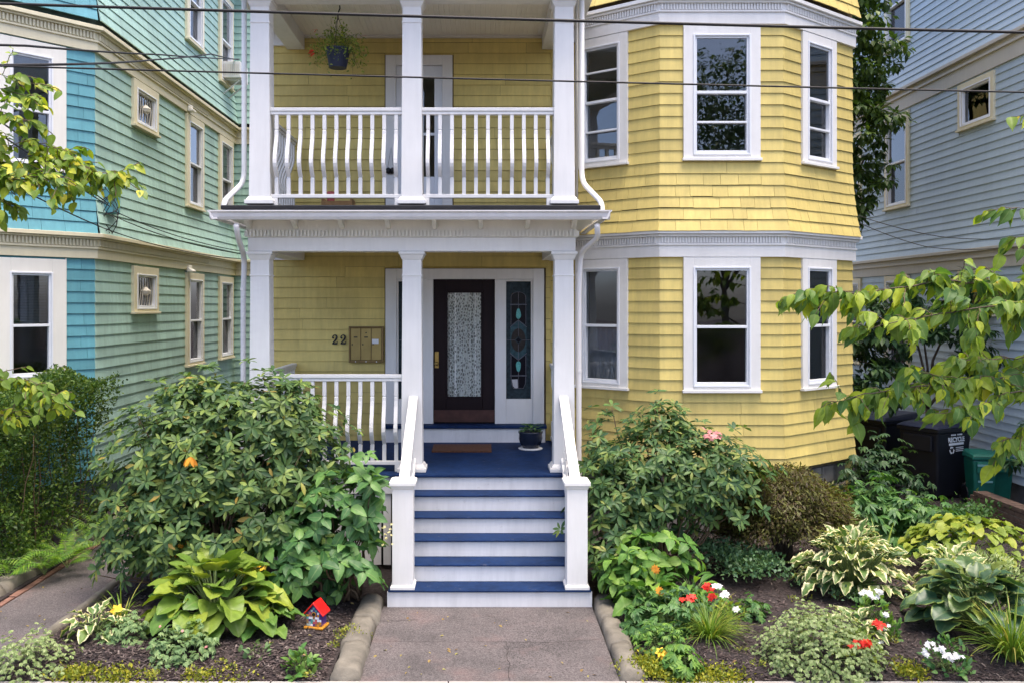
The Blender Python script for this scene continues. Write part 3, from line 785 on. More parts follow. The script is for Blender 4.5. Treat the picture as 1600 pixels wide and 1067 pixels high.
put(mb, 'lace_curtain', M['lace'], dr, smooth=True)
mb = MB(); fb(mb, -.64, .20, -.012, -.006, 1.372, 1.535); put(mb, 'kick_plate', M['copper'], dr)
mb = MB(); fb(mb, -.625, -.57, -.012, -.004, 2.115, 2.34); hd = put(mb, 'door_handle', M['brass'], dr, bevel=.006)
mb = MB(); mb.tube([(-.598, dY+.0, 2.18), (-.598, dY-.035, 2.18)], .012, 10); mb.lathe((0,0,0), [(0,0)], 3) if False else None
me = mesh_of(mb, 'knob'); put(me, 'knob', M['brass'], hd)
kb = MB(); kb.lathe((0,0,0), [(.004,-.028),(.022,-.02),(.029,0),(.022,.02),(.004,.028)], 14); o = put(kb, 'knob', M['brass'], hd, smooth=True, wloc=(-.598, dY-.05, 2.18)); o.rotation_euler = (R(90),0,0)
kb = MB(); kb.tube([(-.598, dY+.002, 2.29), (-.598, dY-.012, 2.29)], .016, 12); put(kb, 'deadbolt', M['brass'], hd)
# stained glass side lights
def sidelight(x0, x1, parent, wipe):
    z0, z1 = 1.69, 3.305; cx = (x0+x1)/2; w = x1-x0; H = z1-z0
    Y = dY+.028
    mb = MB(); mb.box(x0, x1, Y, Y+.006, z0, z1); s = put(mb, 'side_light', M['stain_grey'], parent)
    def zf(f): return z1 - f*H
    def flat(name, pts, m, dy):
        mb = MB(); mb.poly([(cx+a*w, Y-dy, zf(b)) for a, b in pts], (0, .003, 0)); put(mb, name, m, s)
    arch = [(-.30, .19)] + [(-.30*math.cos(t*math.pi/10), .135-.045*math.sin(t*math.pi/10)) for t in range(0, 11)] + [(.30, .19)]
    flat('glass_piece', arch, M['stain_dark'], .004)
    flat('glass_piece', [(-.30, .205), (.30, .205), (.30, .37), (0, .325), (-.30, .37)], M['stain_dark'], .004)
    flat('glass_piece', [(-.30, .63), (0, .675), (.30, .63), (.30, .795), (-.30, .795)], M['stain_dark'], .004)
    flat('glass_piece', [(-.30, .81), (.30, .81), (.28, .87), (.2, .91), (-.2, .91), (-.28, .87)], M['stain_dark'], .004)
    if wipe: flat('glass_piece', [(-.27, .835), (-.03, .832), (-.02, .905), (-.14, .912), (-.22, .89)], M['stain_clear'], .008)
    flat('glass_piece', [(0, .335), (.32, .39), (.33, .50), (.32, .61), (0, .665), (-.32, .61), (-.33, .50), (-.32, .39)], M['stain_teal2'], .005)
    flat('glass_piece', [(.30*math.cos(a*math.pi/9), .50+.10*math.sin(a*math.pi/9)) for a in range(18)], M['stain_brown'], .008)
    flat('glass_piece', [(0, .465), (.15, .50), (0, .535), (-.15, .50)], M['stain_grey'], .011)
    flat('glass_piece', [(0, .478), (.105, .50), (0, .522), (-.105, .50)], M['stain_dark'], .014)
    for zc, up in ((.285, 1), (.715, -1)):
        pts = []
        for a in range(16):
            t = a/16*2*math.pi; rx = .105*math.sin(t); zz = .036*math.cos(t)
            pts.append((rx*(1 if (zz*up) > 0 else .9), zc + zz*(1.0 if zz*up > 0 else 1.5)))
        flat('teardrop', pts, M['stain_tear'], .010)
    def came(p, wd=.004, dy=.013):
        mb = MB(); mb.tube([(cx+a*w, Y-dy+.006, zf(b)) for a, b in p], wd, 5); put(mb, 'came', M['lead'], s)
    came([(-.30, .37), (-.30, .19)] + arch[1:-1] + [(.30, .19), (.30, .37)])
    came([(-.34, .197), (.34, .197)], .006); came([(-.34, .803), (.34, .803)], .006)
    came([(0, .09), (0, .478)], .003); came([(0, .522), (0, .91)], .003)
    came([(-.34, .39), (0, .33), (.34, .39)], .005); came([(-.34, .61), (0, .67), (.34, .61)], .005)
    came([(-.5, .50), (-.11, .50)], .003); came([(.11, .50), (.5, .50)], .003)
    came([(-.30, .63), (-.30, .80), (-.28, .87), (-.2, .91), (.2, .91), (.28, .87), (.30, .80), (.30, .63)])
    came([(0, .468), (.14, .50), (0, .532), (-.14, .50), (0, .468)], .003)
M['stain_teal2'] = plain('grey_teal_glass', (.035, .075, .09), .3, .45, 22, spec=.12, bmp=.1)
M['stain_tear'] = plain('aqua_glass', (.09, .36, .34), .2, .35, 50, bmp=0)
sidelight(.361, .702, fd, True); sidelight(-1.125, -.801, fd, False)

# upper door
mb = MB(); fb(mb, -1.30, -1.16, -.02, .045, 4.13, 6.42); fb(mb, -.52, -.38, -.02, .045, 4.13, 6.42); fb(mb, -1.16, -.52, -.02, .045, 6.28, 6.42)
ud = put(mb, 'balcony_door_frame', trimw, house, bevel=.006)
mb = MB(); fb(mb, -1.158, -1.05, -.05, -.005, 4.13, 6.279); fb(mb, -.63, -.522, -.05, -.005, 4.13, 6.279); fb(mb, -1.05, -.63, -.05, -.005, 6.12, 6.279); fb(mb, -1.05, -.63, -.05, -.005, 4.13, 4.75); fb(mb, -1.05, -.63, -.04, -.015, 5.32, 5.36)
bd = put(mb, 'balcony_door', M['white_sash'], house, bevel=.005)
for z0, z1 in ((5.36, 6.12), (4.75, 5.32)):
    mb = MB(); fb(mb, -1.05, -.63, -.03, -.026, z0, z1); put(mb, 'pane', M['glass'], bd)
mb = MB(); fb(mb, -1.02, -.66, -.012, -.002, 4.25, 4.65); put(mb, 'door_panel', M['white_sash'], bd, bevel=.006)

# ---- downspouts
def pipe(pts, r, m, parent, name='downspout', n=12):
    P = [Vector(p) for p in pts]; Q = [P[0]]
    for i in range(1, len(P)-1):
        a, b, c = P[i-1], P[i], P[i+1]; d0 = (a-b); d1 = (c-b); k = min(.13, d0.length*.4, d1.length*.4)
        s0 = b + d0.normalized()*k; s1 = b + d1.normalized()*k
        for t in range(7):
            u = t/6; Q.append(s0*(1-u)**2 + b*2*u*(1-u) + s1*u*u)
    Q.append(P[-1]); mb = MB(); mb.tube(Q, r, n); return put(mb, name, m, parent, smooth=True)
gp_ = M['gutter']; wp = M['white']
xL = gx(381, 10.3); xR = gx(905, 10.3)
ds = pipe([at(377.5, 352, 9.72) + Vector((-.06,0,0)), at(372, 372, 9.85), at(382, 402, 10.27), (gx(380,10.3), 10.3, 3.1), (gx(380,10.3), 10.3, .25), (gx(372,10.2), 10.15, .1)], .031, gp_, house)
mb = MB()
for z in (3.15, 2.0, .9): mb.lathe((gx(380,10.3), 10.3, z), [(.036,0),(.036,.03)], 12)
put(mb, 'strap', gp_, ds)
ds = pipe([at(933, 352, 9.72), at(934, 372, 9.85), at(907, 395, 10.27), (gx(904.5,10.3), 10.3, 3.2), (gx(904.5,10.3), 10.3, .25), (gx(910,10.2), 10.15, .1)], .031, gp_, house)
mb = MB()
for z in (3.3, 2.2, 1.0): mb.lathe((gx(904.5,10.3), 10.3, z), [(.036,0),(.036,.03)], 12)
put(mb, 'strap', gp_, ds)
ds = pipe([(gx(381.5,10.35), 10.35, 7.0), (gx(381.5,10.35), 10.35, 4.42), at(352, 313, 9.95), at(349, 325, 9.86)], .031, wp, house)
ds = pipe([(gx(909,10.35), 10.35, 7.0), (gx(909,10.35), 10.35, 4.42), at(940, 317, 9.95), at(941, 335, 9.83)], .031, wp, house)
pipe([(gx(901,10.45), 10.45, 7.0), (gx(901,10.45), 10.45, 4.15)], .018, M['taupe'], house, 'conduit')

# ================================================================== things on the porch
# house number
def numeral(c, h, parent):
    w = h*.74
    cl = [(-.28,.62,.10),(-.34,.70,.07),(-.28,.80,.06),(-.14,.92,.05),(.06,.945,.055),(.22,.86,.10),(.27,.72,.13),(.20,.56,.12),(.04,.40,.09),(-.16,.24,.07),(-.30,.12,.05)]
    mb = MB(); L = []; Rr = []
    for i, (x, z, hw) in enumerate(cl):
        a = cl[max(i-1,0)]; b = cl[min(i+1,len(cl)-1)]; d = Vector((b[0]-a[0], b[1]-a[1])).normalized(); n = Vector((-d.y, d.x))
        L.append((c.x+(x+n.x*hw)*w, c.y, c.z+(z+n.y*hw)*h)); Rr.append((c.x+(x-n.x*hw)*w, c.y, c.z+(z-n.y*hw)*h))
    for i in range(len(cl)-1): mb.poly([L[i], L[i+1], Rr[i+1], Rr[i]][::-1], (0, -.008, 0))
    mb.poly([(c.x-.36*w,c.y,c.z),(c.x+.34*w,c.y,c.z),(c.x+.40*w,c.y,c.z+.30*h),(c.x+.31*w,c.y,c.z+.30*h),(c.x+.24*w,c.y,c.z+.17*h),(c.x-.36*w,c.y,c.z+.17*h)], (0,-.008,0))
    k = [(c.x+(-.235+.13*math.cos(a*math.pi/6))*w, c.y-.001, c.z+(.645+.095*math.sin(a*math.pi/6))*h) for a in range(12)]; mb.poly(k, (0,-.009,0))
    put(mb, 'digit', M['iron'], parent)
nY = 12.2-.024; n0 = at(529, 538, nY)
hn = empty('house_number', n0, 'dark metal house number 22 on the yellow porch wall', 'house number')
numeral(at(523.3, 538, nY), .135, hn); numeral(at(536.3, 538, nY), .135, hn)
# mail boxes
a = at(545.5, 566, nY); b = at(599.5, 510, nY); w = b.x-a.x; hh = b.z-a.z
mbx = empty('mailbox_unit', ((a.x+b.x)/2, nY, a.z), 'gold metal wall mailbox with three narrow doors left of the entrance', 'mailbox')
mb = MB(); mb.box(a.x, b.x, nY-.02, nY+.03, a.z, b.z); put(mb, 'housing', M['mailframe'], mbx)
mb = MB(); f_ = Facet((a.x, nY-.02), (b.x, nY-.02)); frame(mb, f_, 0, w, a.z, b.z, .022, -.01, .022, wb=.03); put(mb, 'frame', M['mailframe'], mbx, bevel=.004)
iw = (w-.044)/3
for i in range(3):
    x0 = a.x+.022+i*iw+.005; x1 = x0+iw-.010
    mb = MB(); mb.box(x0, x1, nY-.034, nY-.019, a.z+.036, b.z-.03); d = put(mb, 'mailbox_door', M['mailbox'], mbx, bevel=.003)
    mb = MB(); cx = (x0+x1)/2; zt = a.z+hh*.70
    if i < 2: mb.box(cx-.025, cx+.025, nY-.0365, nY-.0335, zt-.008, zt+.008); put(mb, 'name_slot', M['iron'], d)
    mb = MB(); mb.tube([(x0+.022, nY-.033, a.z+hh*.5), (x0+.022, nY-.043, a.z+hh*.5)], .010, 10); put(mb, 'lock', M['iron'], d)
    if i == 1: mb = MB(); mb.tube([(cx, nY-.033, a.z+hh*.82), (cx, nY-.037, a.z+hh*.82)], .010, 10); put(mb, 'button', M['iron'], d)
    if i == 2:
        mb = MB(); mb.box(x0+.005, cx+.028, nY-.039, nY-.0345, a.z+hh*.52, a.z+hh*.65); put(mb, 'paper_note', M['paper'], d)
    mb = MB(); mb.tube([(cx, nY-.04, a.z+.014), (cx, nY-.047, a.z+.014)], .008, 8); put(mb, 'bolt', M['white_sash'], mbx)
# door mat
mz = 1.064 + (11.3-10)/2.19*.056
mb = MB(); mb.hexa([(gx(675,11.4),11.3,mz),(gx(768,11.4),11.3,mz),(gx(768,11.4),11.78,mz+.012),(gx(675,11.4),11.78,mz+.012),(gx(675,11.4),11.3,mz+.024),(gx(768,11.4),11.3,mz+.024),(gx(768,11.4),11.78,mz+.036),(gx(675,11.4),11.78,mz+.036)])
o = put(mb, 'doormat', M['mat'], None, bevel=.006); tag(o, 'brown coir doormat on the blue porch floor at the front door', 'doormat')
# crate and candle on balcony
cz = 4.13
cr = empty('wooden_crate', (gx(527,11.7), 11.7, cz), 'small open wooden crate on the balcony floor behind the railing', 'crate')
x0, x1 = gx(503,11.6), gx(551,11.6)
for (q0, q1) in ((cz+.005, cz+.10), (cz+.12, cz+.21)):
    mb = MB(); mb.box(x0, x1, 11.55, 11.565, q0, q1); put(mb, 'plank', M['crate'], cr)
    mb = MB(); mb.box(x0, x1, 11.85, 11.865, q0, q1); put(mb, 'plank', M['crate'], cr)
for x in (x0, x1-.03):
    mb = MB(); mb.box(x, x+.03, 11.565, 11.85, cz+.002, cz+.24); put(mb, 'end_panel', M['crate'], cr)
mb = MB(); mb.box(x0+.03, x1-.03, 11.565, 11.85, cz+.17, cz+.19); put(mb, 'shelf', M['crate'], cr)
mb = MB(); cxx = gx(517, 11.7); mb.lathe((cxx, 11.7, cz+.191), [(.045,0),(.05,.01),(.05,.15),(.044,.158),(.02,.152)], 18); o = put(mb, 'candle', M['candle'], None, smooth=True); tag(o, 'thick red pillar candle standing on the balcony crate', 'candle')
ho = empty('door_ornament', at(610, 268, 12.15), 'small black ornament hanging on a string from the balcony door', 'ornament')
for dx in (-5, 5):
    mb = MB(); q = at(610+dx*.65, 267, 12.13); mb.lathe(q, [(.01,-.045),(.035,-.03),(.03,0),(.036,.02),(.012,.04)], 10); put(mb, 'ornament_half', M['iron'], ho, smooth=True)
mb = MB(); mb.tube([at(606, 262, 12.14), at(611, 231, 12.148), at(615, 262, 12.14)], .003, 5); put(mb, 'string', M['iron'], ho)

# ================================================================== teal house on the left
M['tealfelt'] = plain('dark_underlay', (.04, .07, .07), .9, .2, 5, bmp=0)  # dark backing that shows through the slots between shingles
teal = empty('teal_house', (-6.5, 12.4, 0), 'teal shingled house on the left with cream trim and a side tinted pale green for bounced light', 'house')
TX, TY = -5.41, 12.4
TF = Facet((-6.58, 11.16), (TX, TY)); TFR = Facet((-11, 11.16), (-6.58, 11.16)); TS = Facet((TX, TY), (TX, 19.45)); TJ = Facet((TX, 19.45), (TX+.42, 19.45)); TE = Facet((TX+.42, 19.45), (TX+.42, 26))
tw = []
L = TF.len
def twin(F, s0, s1, z0, z1, mt, **k):
    o = window(F, s0, s1, z0, z1, teal, mt, **k); tw.append((F, (s0, s1, z0, z1), o))
fs0, fs1 = L-1.30, L-.40
twin(TF, fs0, fs1, 1.95, 3.60, M['bone'], cw=.19, cover='blind', bars=(.49,)); twin(TF, fs0, fs1, 4.78, 6.50, M['bone'], cw=.19, bars=(.49,), lower='glass')
for (y0, y1, z0, z1, sg) in ((13.67, 14.73, 5.76, 6.50, 1), (13.67, 14.73, 2.84, 3.59, 1), (16.16, 17.16, 4.78, 6.50, 0), (16.16, 17.16, 1.85, 3.58, 0), (18.2, 19.2, 4.78, 6.50, 0), (18.2, 19.2, 1.85, 3.58, 0), (16.16, 17.16, 7.85, 9.5, 0), (18.2, 19.2, 7.6, 9.5, 0)):
    twin(TS, y0-TY, y1-TY, z0, z1, M['cream'], cw=.13, single=bool(sg), depth=.06, cover=None if sg else 'reflection')
def tops(F): return [w[2] for w in tw if w[0] is F]
def tcut(F): return [w[1] for w in tw if w[0] is F]
mb = MB(); wallpanel(mb, TF, .2, 10.2, tops(TF)); wallpanel(mb, TFR, .2, 10.2); tfw = put(mb, 'front_wall', M['tealfelt'], teal)
mb = MB(); wallpanel(mb, TS, .2, 10.2, tops(TS)); wallpanel(mb, TJ, .2, 10.2); wallpanel(mb, TE, .2, 10.2); mb.box(-11, TX-.15, 25.9, 26, 0, 10.2); mb.box(-11.1, -11, 11.2, 26, 0, 10.2); tsw = put(mb, 'side_wall', M['tealfelt'], teal)
mb = MB(); mb.box(-11, TX+.42, 11.2, 26, 10.2, 10.3); put(mb, 'lowered_roof', M['roof'], teal)  # roof lowered out of view to let sky light down the side wall
mb = MB(); mb.box(-8.2, -8.1, 11.3, 25.8, .2, 10.2)
for z in (1.2, 4.1, 7.1): mb.box(-11, TX-.15, 12.6, 25.8, z, z+.08)
put(mb, 'interior_rooms', M['room'], teal)
mb = MB(); wallpanel(mb, Facet((TF.a.x, TF.a.y+.05), (TX-.05, TY)), 0, .2); wallpanel(mb, Facet((TX-.05, TY), (TX-.05, 26)), 0, .2); put(mb, 'foundation', M['foundation'], teal)
# side window grilles
for (z0, z1) in ((5.90, 6.36), (2.97, 3.45)):
    y0, y1 = 13.83, 14.57
    mb = MB()
    for i in range(7):
        y = y0 + (y1-y0)*(i+.5)/7; mb.tube([(TX+.01, y, z0), (TX+.02+.012*(i % 2), y+.02, (z0+z1)/2), (TX+.01, y, z1)], .008, 5)
    mb.lathe((TX+.03, (y0+y1)/2, (z0+z1)/2-.05), [(.02,-.03),(.08,0),(.09,.05),(.02,.11)], 8)
    put(mb, 'grille', M['taupe'], teal)
CT = .155
sdf = Siding(); sds = Siding(); TT = math.tan(R(46.7/2))
for (zb, zt, fl) in ((.55, 3.63, None), (3.97, 6.52, flare(3.97, .9, .10)), (6.95, 10.2, flare(6.95, .9, .10))):
    n = int(round((zt-zb)/CT)); h = (zt-zb)/n
    for k in range(n):
        z = zb+k*h
        sdf.course(TF, z, h, tcut(TF), flare=fl, e1=TT*.0, wmin=.16, wmax=.42, thick=.018)
        sdf.course(TFR, z, h, [], flare=fl, wmin=.8, wmax=1.6, thick=.018)
        sds.course(TS, z, h, tcut(TS), flare=fl, wmin=1.2, wmax=2.6, thick=.019, e0=TT)
        sds.course(TE, z, h, [], flare=fl, wmin=1.5, wmax=3, thick=.019)
        sds.course(TJ, z, h, [], flare=fl, wmin=1, wmax=2, thick=.019)
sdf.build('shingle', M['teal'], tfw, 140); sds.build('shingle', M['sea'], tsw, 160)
tp = [(-11, 11.16), (-6.58, 11.16), (TX, TY), (TX, 19.45), (TX+.42, 19.45), (TX+.42, 22)]
tp1 = [(-11, 11.16), (-6.58, 11.16), (TX, TY)]
for zb in (3.63, 6.52):
    mb = MB(); band(mb, tp, -.02, .05, zb, zb+.34); fz = put(mb, 'frieze', M['cream'], teal)
    mb = MB(); band(mb, tp, .048, .075, zb+.13, zb+.155); band(mb, tp, .048, .105, zb+.265, zb+.29); band(mb, tp, .048, .15, zb+.292, zb+.345); put(mb, 'crown_moulding', M['cream'], fz, bevel=.004)
    for F in (TF, TS): dentils(F, .01, min(F.len, 5), zb+.17, zb+.26, .045, .078, .046, M['cream'], fz, .52)
mb = MB(); TF.box(mb, L-.41, L-.395, 0, .03, .55, 3.62); put(mb, 'corner_strip', M['bone'], teal)
for (px, py, Y) in ((291, 167, 16.05), (290, 417, 16.0)):
    q = at(px, py, 1380*5.41/(750-px)); mb = MB()
    mb.poly([(TX+.05, q.y-.09, q.z), (TX+.16, q.y-.09, q.z-.07), (TX+.16, q.y-.09, q.z-.10), (TX+.05, q.y-.09, q.z-.10)], (0, .18, 0)); mb.tube([(TX+.05, q.y, q.z-.08), (TX+.05, q.y, q.z+.02)], .07, 10)
    put(mb, 'vent_hood', M['bone'], teal, bevel=.01)
# window air conditioner
acY = 18.7
ac = empty('air_conditioner', (TX+.1, acY, 7.7), 'white window air conditioner on a metal bracket on the teal house', 'air conditioner')
mb = MB(); mb.box(TX+.02, TX+.42, acY-.3, acY+.3, 7.72, 8.06); put(mb, 'casing', M['ac'], ac, bevel=.015)
mb = MB()
for i in range(9): mb.box(TX+.06+i*.038, TX+.075+i*.038, acY-.306, acY-.299, 7.78, 8.0)
put(mb, 'louvre', M['taupe'], ac)
for s in (-.2, .2):
    mb = MB(); mb.tube([(TX+.02, acY+s, 7.70), (TX+.45, acY+s, 7.70)], .014, 6); mb.tube([(TX+.03, acY+s, 7.40), (TX+.38, acY+s, 7.69)], .014, 6); put(mb, 'bracket_arm', M['ac'], ac)
# service box on the corner
q = at(171, 312, 12.55); jb = empty('cable_box', (TX+.02, 12.75, 4.3), 'teal painted cable box with wires on the corner of the teal house', 'utility box')
mb = MB(); mb.box(TX+.02, TX+.16, 12.62, 12.9, 4.30, 4.67); put(mb, 'box', M['teal'], jb, bevel=.01)
for i in range(7):
    a0 = Vector((TX+.10+random.uniform(-.05,.05), 12.66+random.uniform(0,.2), 4.66)); pts = [a0]
    for k in range(1, 9):
        t = k/8; pts.append(Vector((TX+.12+.13*math.sin(t*5+i*1.3), 12.58+.05*math.cos(i+t*6), 4.66-.62*t+.1*math.sin(i*2+t*4))))
    mb = MB(); mb.tube(pts, .006, 5); put(mb, 'wire', M['cable'], jb)

# ================================================================== slate blue house on the right
blue = empty('blue_house', (8.1, 16, 0), 'slate blue clapboard house on the right with taupe trim bands', 'house')
RX = 8.1; RSd = Facet((RX, 24), (RX, 9.2)); rw = []
def rwin(y0, y1, z0, z1, **k):
    o = window(RSd, 24-y1, 24-y0, z0, z1, blue, M['cream'], depth=.05, **k); rw.append(((24-y1, 24-y0, z0, z1), o))
rwin(13.85, 14.9, 5.88, 6.67, cw=.1, single=True); rwin(16.6, 17.6, 4.84, 6.66, cw=.11); rwin(18.7, 19.5, 4.84, 6.66, cw=.11); rwin(16.6, 17.6, 7.95, 9.7, cw=.11)
rwin(16.6, 17.6, 1.73, 3.55, cw=.11); rwin(13.85, 14.9, 2.8, 3.55, cw=.1, single=True); rwin(18.7, 19.5, 1.73, 3.55, cw=.11)
mb = MB(); wallpanel(mb, RSd, .3, 10.2, [w[1] for w in rw]); mb.box(RX, 14, 9.2, 9.3, 0, 10.2); mb.box(RX, 14, 23.9, 24, 0, 10.2); mb.box(13.9, 14, 9.3, 23.9, 0, 10.2); rsw = put(mb, 'side_wall', M['slate'], blue)
mb = MB(); mb.box(RX, 14, 9.2, 24, 10.2, 10.3); put(mb, 'lowered_roof', M['roof'], blue)  # unseen top kept low so sky light falls between the houses
mb = MB(); mb.box(10.8, 10.9, 9.4, 23.8, .3, 10.2)
for z in (1.2, 4.1, 7.1): mb.box(RX+.15, 13.9, 9.4, 23.8, z, z+.08)
put(mb, 'interior_rooms', M['room'], blue)
mb = MB(); wallpanel(mb, Facet((RX+.05, 24), (RX+.05, 9.2)), 0, .3); put(mb, 'foundation', M['foundation'], blue)
sr = Siding(); HC = .128
for (zb, zt, fl) in ((.3, 3.57, None), (3.90, 6.71, flare(3.9, .7, .07)), (7.11, 10.2, flare(7.11, .7, .07))):
    n = int(round((zt-zb)/HC)); h = (zt-zb)/n
    for k in range(n): sr.course(RSd, zb+k*h, h, [w[0] for w in rw], flare=fl, wmin=3, wmax=5, thick=.022, jit=.0005, lap=.015)
sr.build('clapboard', M['slate'], rsw, 300, 'clapboard_courses')
rp = [(RX, 24), (RX, 9.2)]
for zb, zt in ((3.57, 3.90), (6.71, 7.11)):
    mb = MB(); band(mb, rp, -.02, .04, zb, zt); fz = put(mb, 'trim_band', M['taupe'], blue)
    mb = MB(); band(mb, rp, .038, .075, zt-.16, zt-.12); band(mb, rp, .038, .11, zt-.05, zt+.005); put(mb, 'crown_moulding', M['taupe'], fz, bevel=.004)

# ================================================================== bins
def cart(name, loc, rz, w, d, h, mbody, mlid, label, txt):
    e = empty(name, loc, label, 'bin', 'wheelie bins'); e.rotation_euler = (0,0,rz)
    def pt(mb_, n_, m_, **k): return put(mb_, n_, m_, e, wloc=loc, **k)
    def sec(z, k): return [(-w/2*k, -d/2*k, z), (w/2*k, -d/2*k, z), (w/2*k, d/2*k, z), (-w/2*k, d/2*k, z)]
    mb = MB(); mb.hexa(sec(.04, .8)+sec(h*.86, 1.0)); pt(mb, 'body', mbody, bevel=.03)
    mb = MB(); mb.hexa(sec(h*.861, 1.06)+sec(h*.91, 1.06)); pt(mb, 'rim', mbody, bevel=.01)
    mb = MB(); mb.hexa([(-w*.54,-d*.56,h*.912),(w*.54,-d*.56,h*.912),(w*.54,d*.54,h*.912),(-w*.54,d*.54,h*.912),(-w*.44,-d*.42,h*.955),(w*.44,-d*.42,h*.955),(w*.46,d*.5,h*1.0),(-w*.46,d*.5,h*1.0)]); l = pt(mb, 'lid', mlid, bevel=.02)
    mb = MB(); mb.box(-w*.3, w*.3, d*.52, d*.6, h*.86, h*.97); put(mb, 'handle', mbody, l, wloc=(loc), bevel=.012)
    mb = MB(); mb.box(-w*.36, w*.36, -d*.5-.03, -d*.49, h*.62, h*.82); pt(mb, 'grip_panel', mbody, bevel=.015)
    for s in (-1, 1):
        mb = MB(); mb.tube([(s*w*.40, d*.44, .13), (s*w*.47, d*.44, .13)], .13, 18); pt(mb, 'wheel', M['black'], bevel=.01)
    return e
def text_mesh(s, size, m, parent, M4, name='lettering'):
    cu = bpy.data.curves.new('t', 'FONT'); cu.body = s; cu.size = size; cu.align_x = 'CENTER'; cu.extrude = .001; cu.offset = .004*size/.1
    o = bpy.data.objects.new('t', cu); C.objects.link(o); dg = bpy.context.evaluated_depsgraph_get()
    me = bpy.data.meshes.new_from_object(o.evaluated_get(dg)); bpy.data.objects.remove(o); me.materials.clear(); me.materials.append(m); me.transform(M4)
    p = bpy.data.objects.new(name, me); C.objects.link(p); p.parent = parent; W[p] = W[parent]; return p
def recycle(parent, M4, r, m):
    for k in range(3):
        mb = MB(); a0 = math.pi/2 + k*2*math.pi/3
        def P(a, rr): return (rr*math.cos(a), rr*math.sin(a), 0)
        n = 6; inner = [P(a0-.75+1.2*i/n, r*.62) for i in range(n+1)]; outer = [P(a0-.75+1.2*i/n, r) for i in range(n+1)]
        mb.poly(inner[::-1] + outer, (0, 0, .002)); mb.poly([P(a0+.42, r*.45), P(a0+.42, r*1.18), P(a0+.95, r*.82)], (0, 0, .0025))
        me = mesh_of(mb, 'recycling_arrow'); me.materials.append(m); me.transform(M4); o = bpy.data.objects.new('recycling_arrow', me); C.objects.link(o); o.parent = parent; W[o] = W[parent]
zg = .06
c1 = cart('recycling_cart', (6.98, 13.55, zg), R(-62), .66, .80, 1.19, M['black'], M['binlid'], 'black wheeled recycling cart with white RECYCLE lettering beside the green bin', True)
# lettering on the right-hand flank (local +x face)
def flank(x, y, z, k=0.0): # maps text xy to the +x face
    return Matrix.Translation((x, y, z)) @ Matrix.Rotation(R(90), 4, 'Z') @ Matrix.Rotation(R(90-4), 4, 'X')
text_mesh('RECYCLE', .094, M['print'], c1, flank(.336, .02, .88))
def label_bar(name, x0, x1, h_, X, Z, m_, par):
    me = mesh_of(MB().box(x0, x1, 0, h_, 0, .002), name); me.materials.append(m_); me.transform(flank(X, .02, Z)); o = bpy.data.objects.new(name, me); C.objects.link(o); o.parent = par
label_bar('label_strip', -.175, .175, .034, .334, .828, M['print'], c1)
for k in range(3): label_bar('label_line', -.01, .175, .010, .332, .785-.026*k, M['print'], c1)
for k in range(9):
    if k != 4: label_bar('label_letter', -.13+k*.03, -.13+k*.03+.02, .022, .339, .972, M['print'], c1)
recycle(c1, flank(.3325, -.085, .755), .055, M['print'])
c2 = cart('recycling_cart', (6.62, 14.45, zg), R(-62), .66, .80, 1.19, M['black'], M['binlid'], 'dark wheeled cart standing behind the recycling cart, nearest the yellow house', False)
g1 = cart('compost_bin', (7.33, 12.95, zg), R(-8), .33, .38, .80, M['greenbin'], M['greenbin'], 'narrow green compost bin standing right of the recycling cart', False)
def front(x, y, z): return Matrix.Translation((x, y, z)) @ Matrix.Rotation(R(90+3), 4, 'X')
for (z, w_) in ((.60, .24), (.36, .2)):
    mb = MB(); mb.box(-w_/2, w_/2, 0, .03, 0, .002); me = mesh_of(mb, 'label_strip'); me.materials.append(M['printgreen']); me.transform(front(0, -.222 if z > .5 else -.190, z)); o = bpy.data.objects.new('label_strip', me); C.objects.link(o); o.parent = g1
g2 = cart('compost_bin', (7.72, 13.2, zg), R(-4), .33, .38, .74, M['greenbin'], M['greenbin'], 'second green bin half hidden between the first and the foliage', False)

# low brick wall on the right
bwl = empty('brick_wall', (7.05, 11.2, 0), 'low brick garden wall at the right edge below the bins', 'wall')
mb = MB(); mb.box(7.0, 7.16, 10.6, 12.55, -.05, .27); put(mb, 'core', M['mortar'], bwl)
bb = mesh_of(MB().box(-.055, .055, 0, .2, 0, .06), 'brick'); bb.materials.append(M['oldbrick'])
for r0 in range(4):
    for i in range(10):
        o = bpy.data.objects.new('brick', bb); link(o, bwl, (7.045+random.uniform(-.004,.004), 10.6+i*.21-(r0 % 2)*.1, .01+r0*.073)); o.rotation_euler = (0, 0, random.uniform(-.01,.01))
hb = mesh_of(MB().box(0, .19, -.052, .052, 0, .055), 'brick'); hb.materials.append(M['oldbrick'])
for i in range(17):
    o = bpy.data.objects.new('brick', hb); link(o, bwl, (6.985, 10.62+i*.115, .30)); o.rotation_euler = (0, 0, random.uniform(-.02,.02))

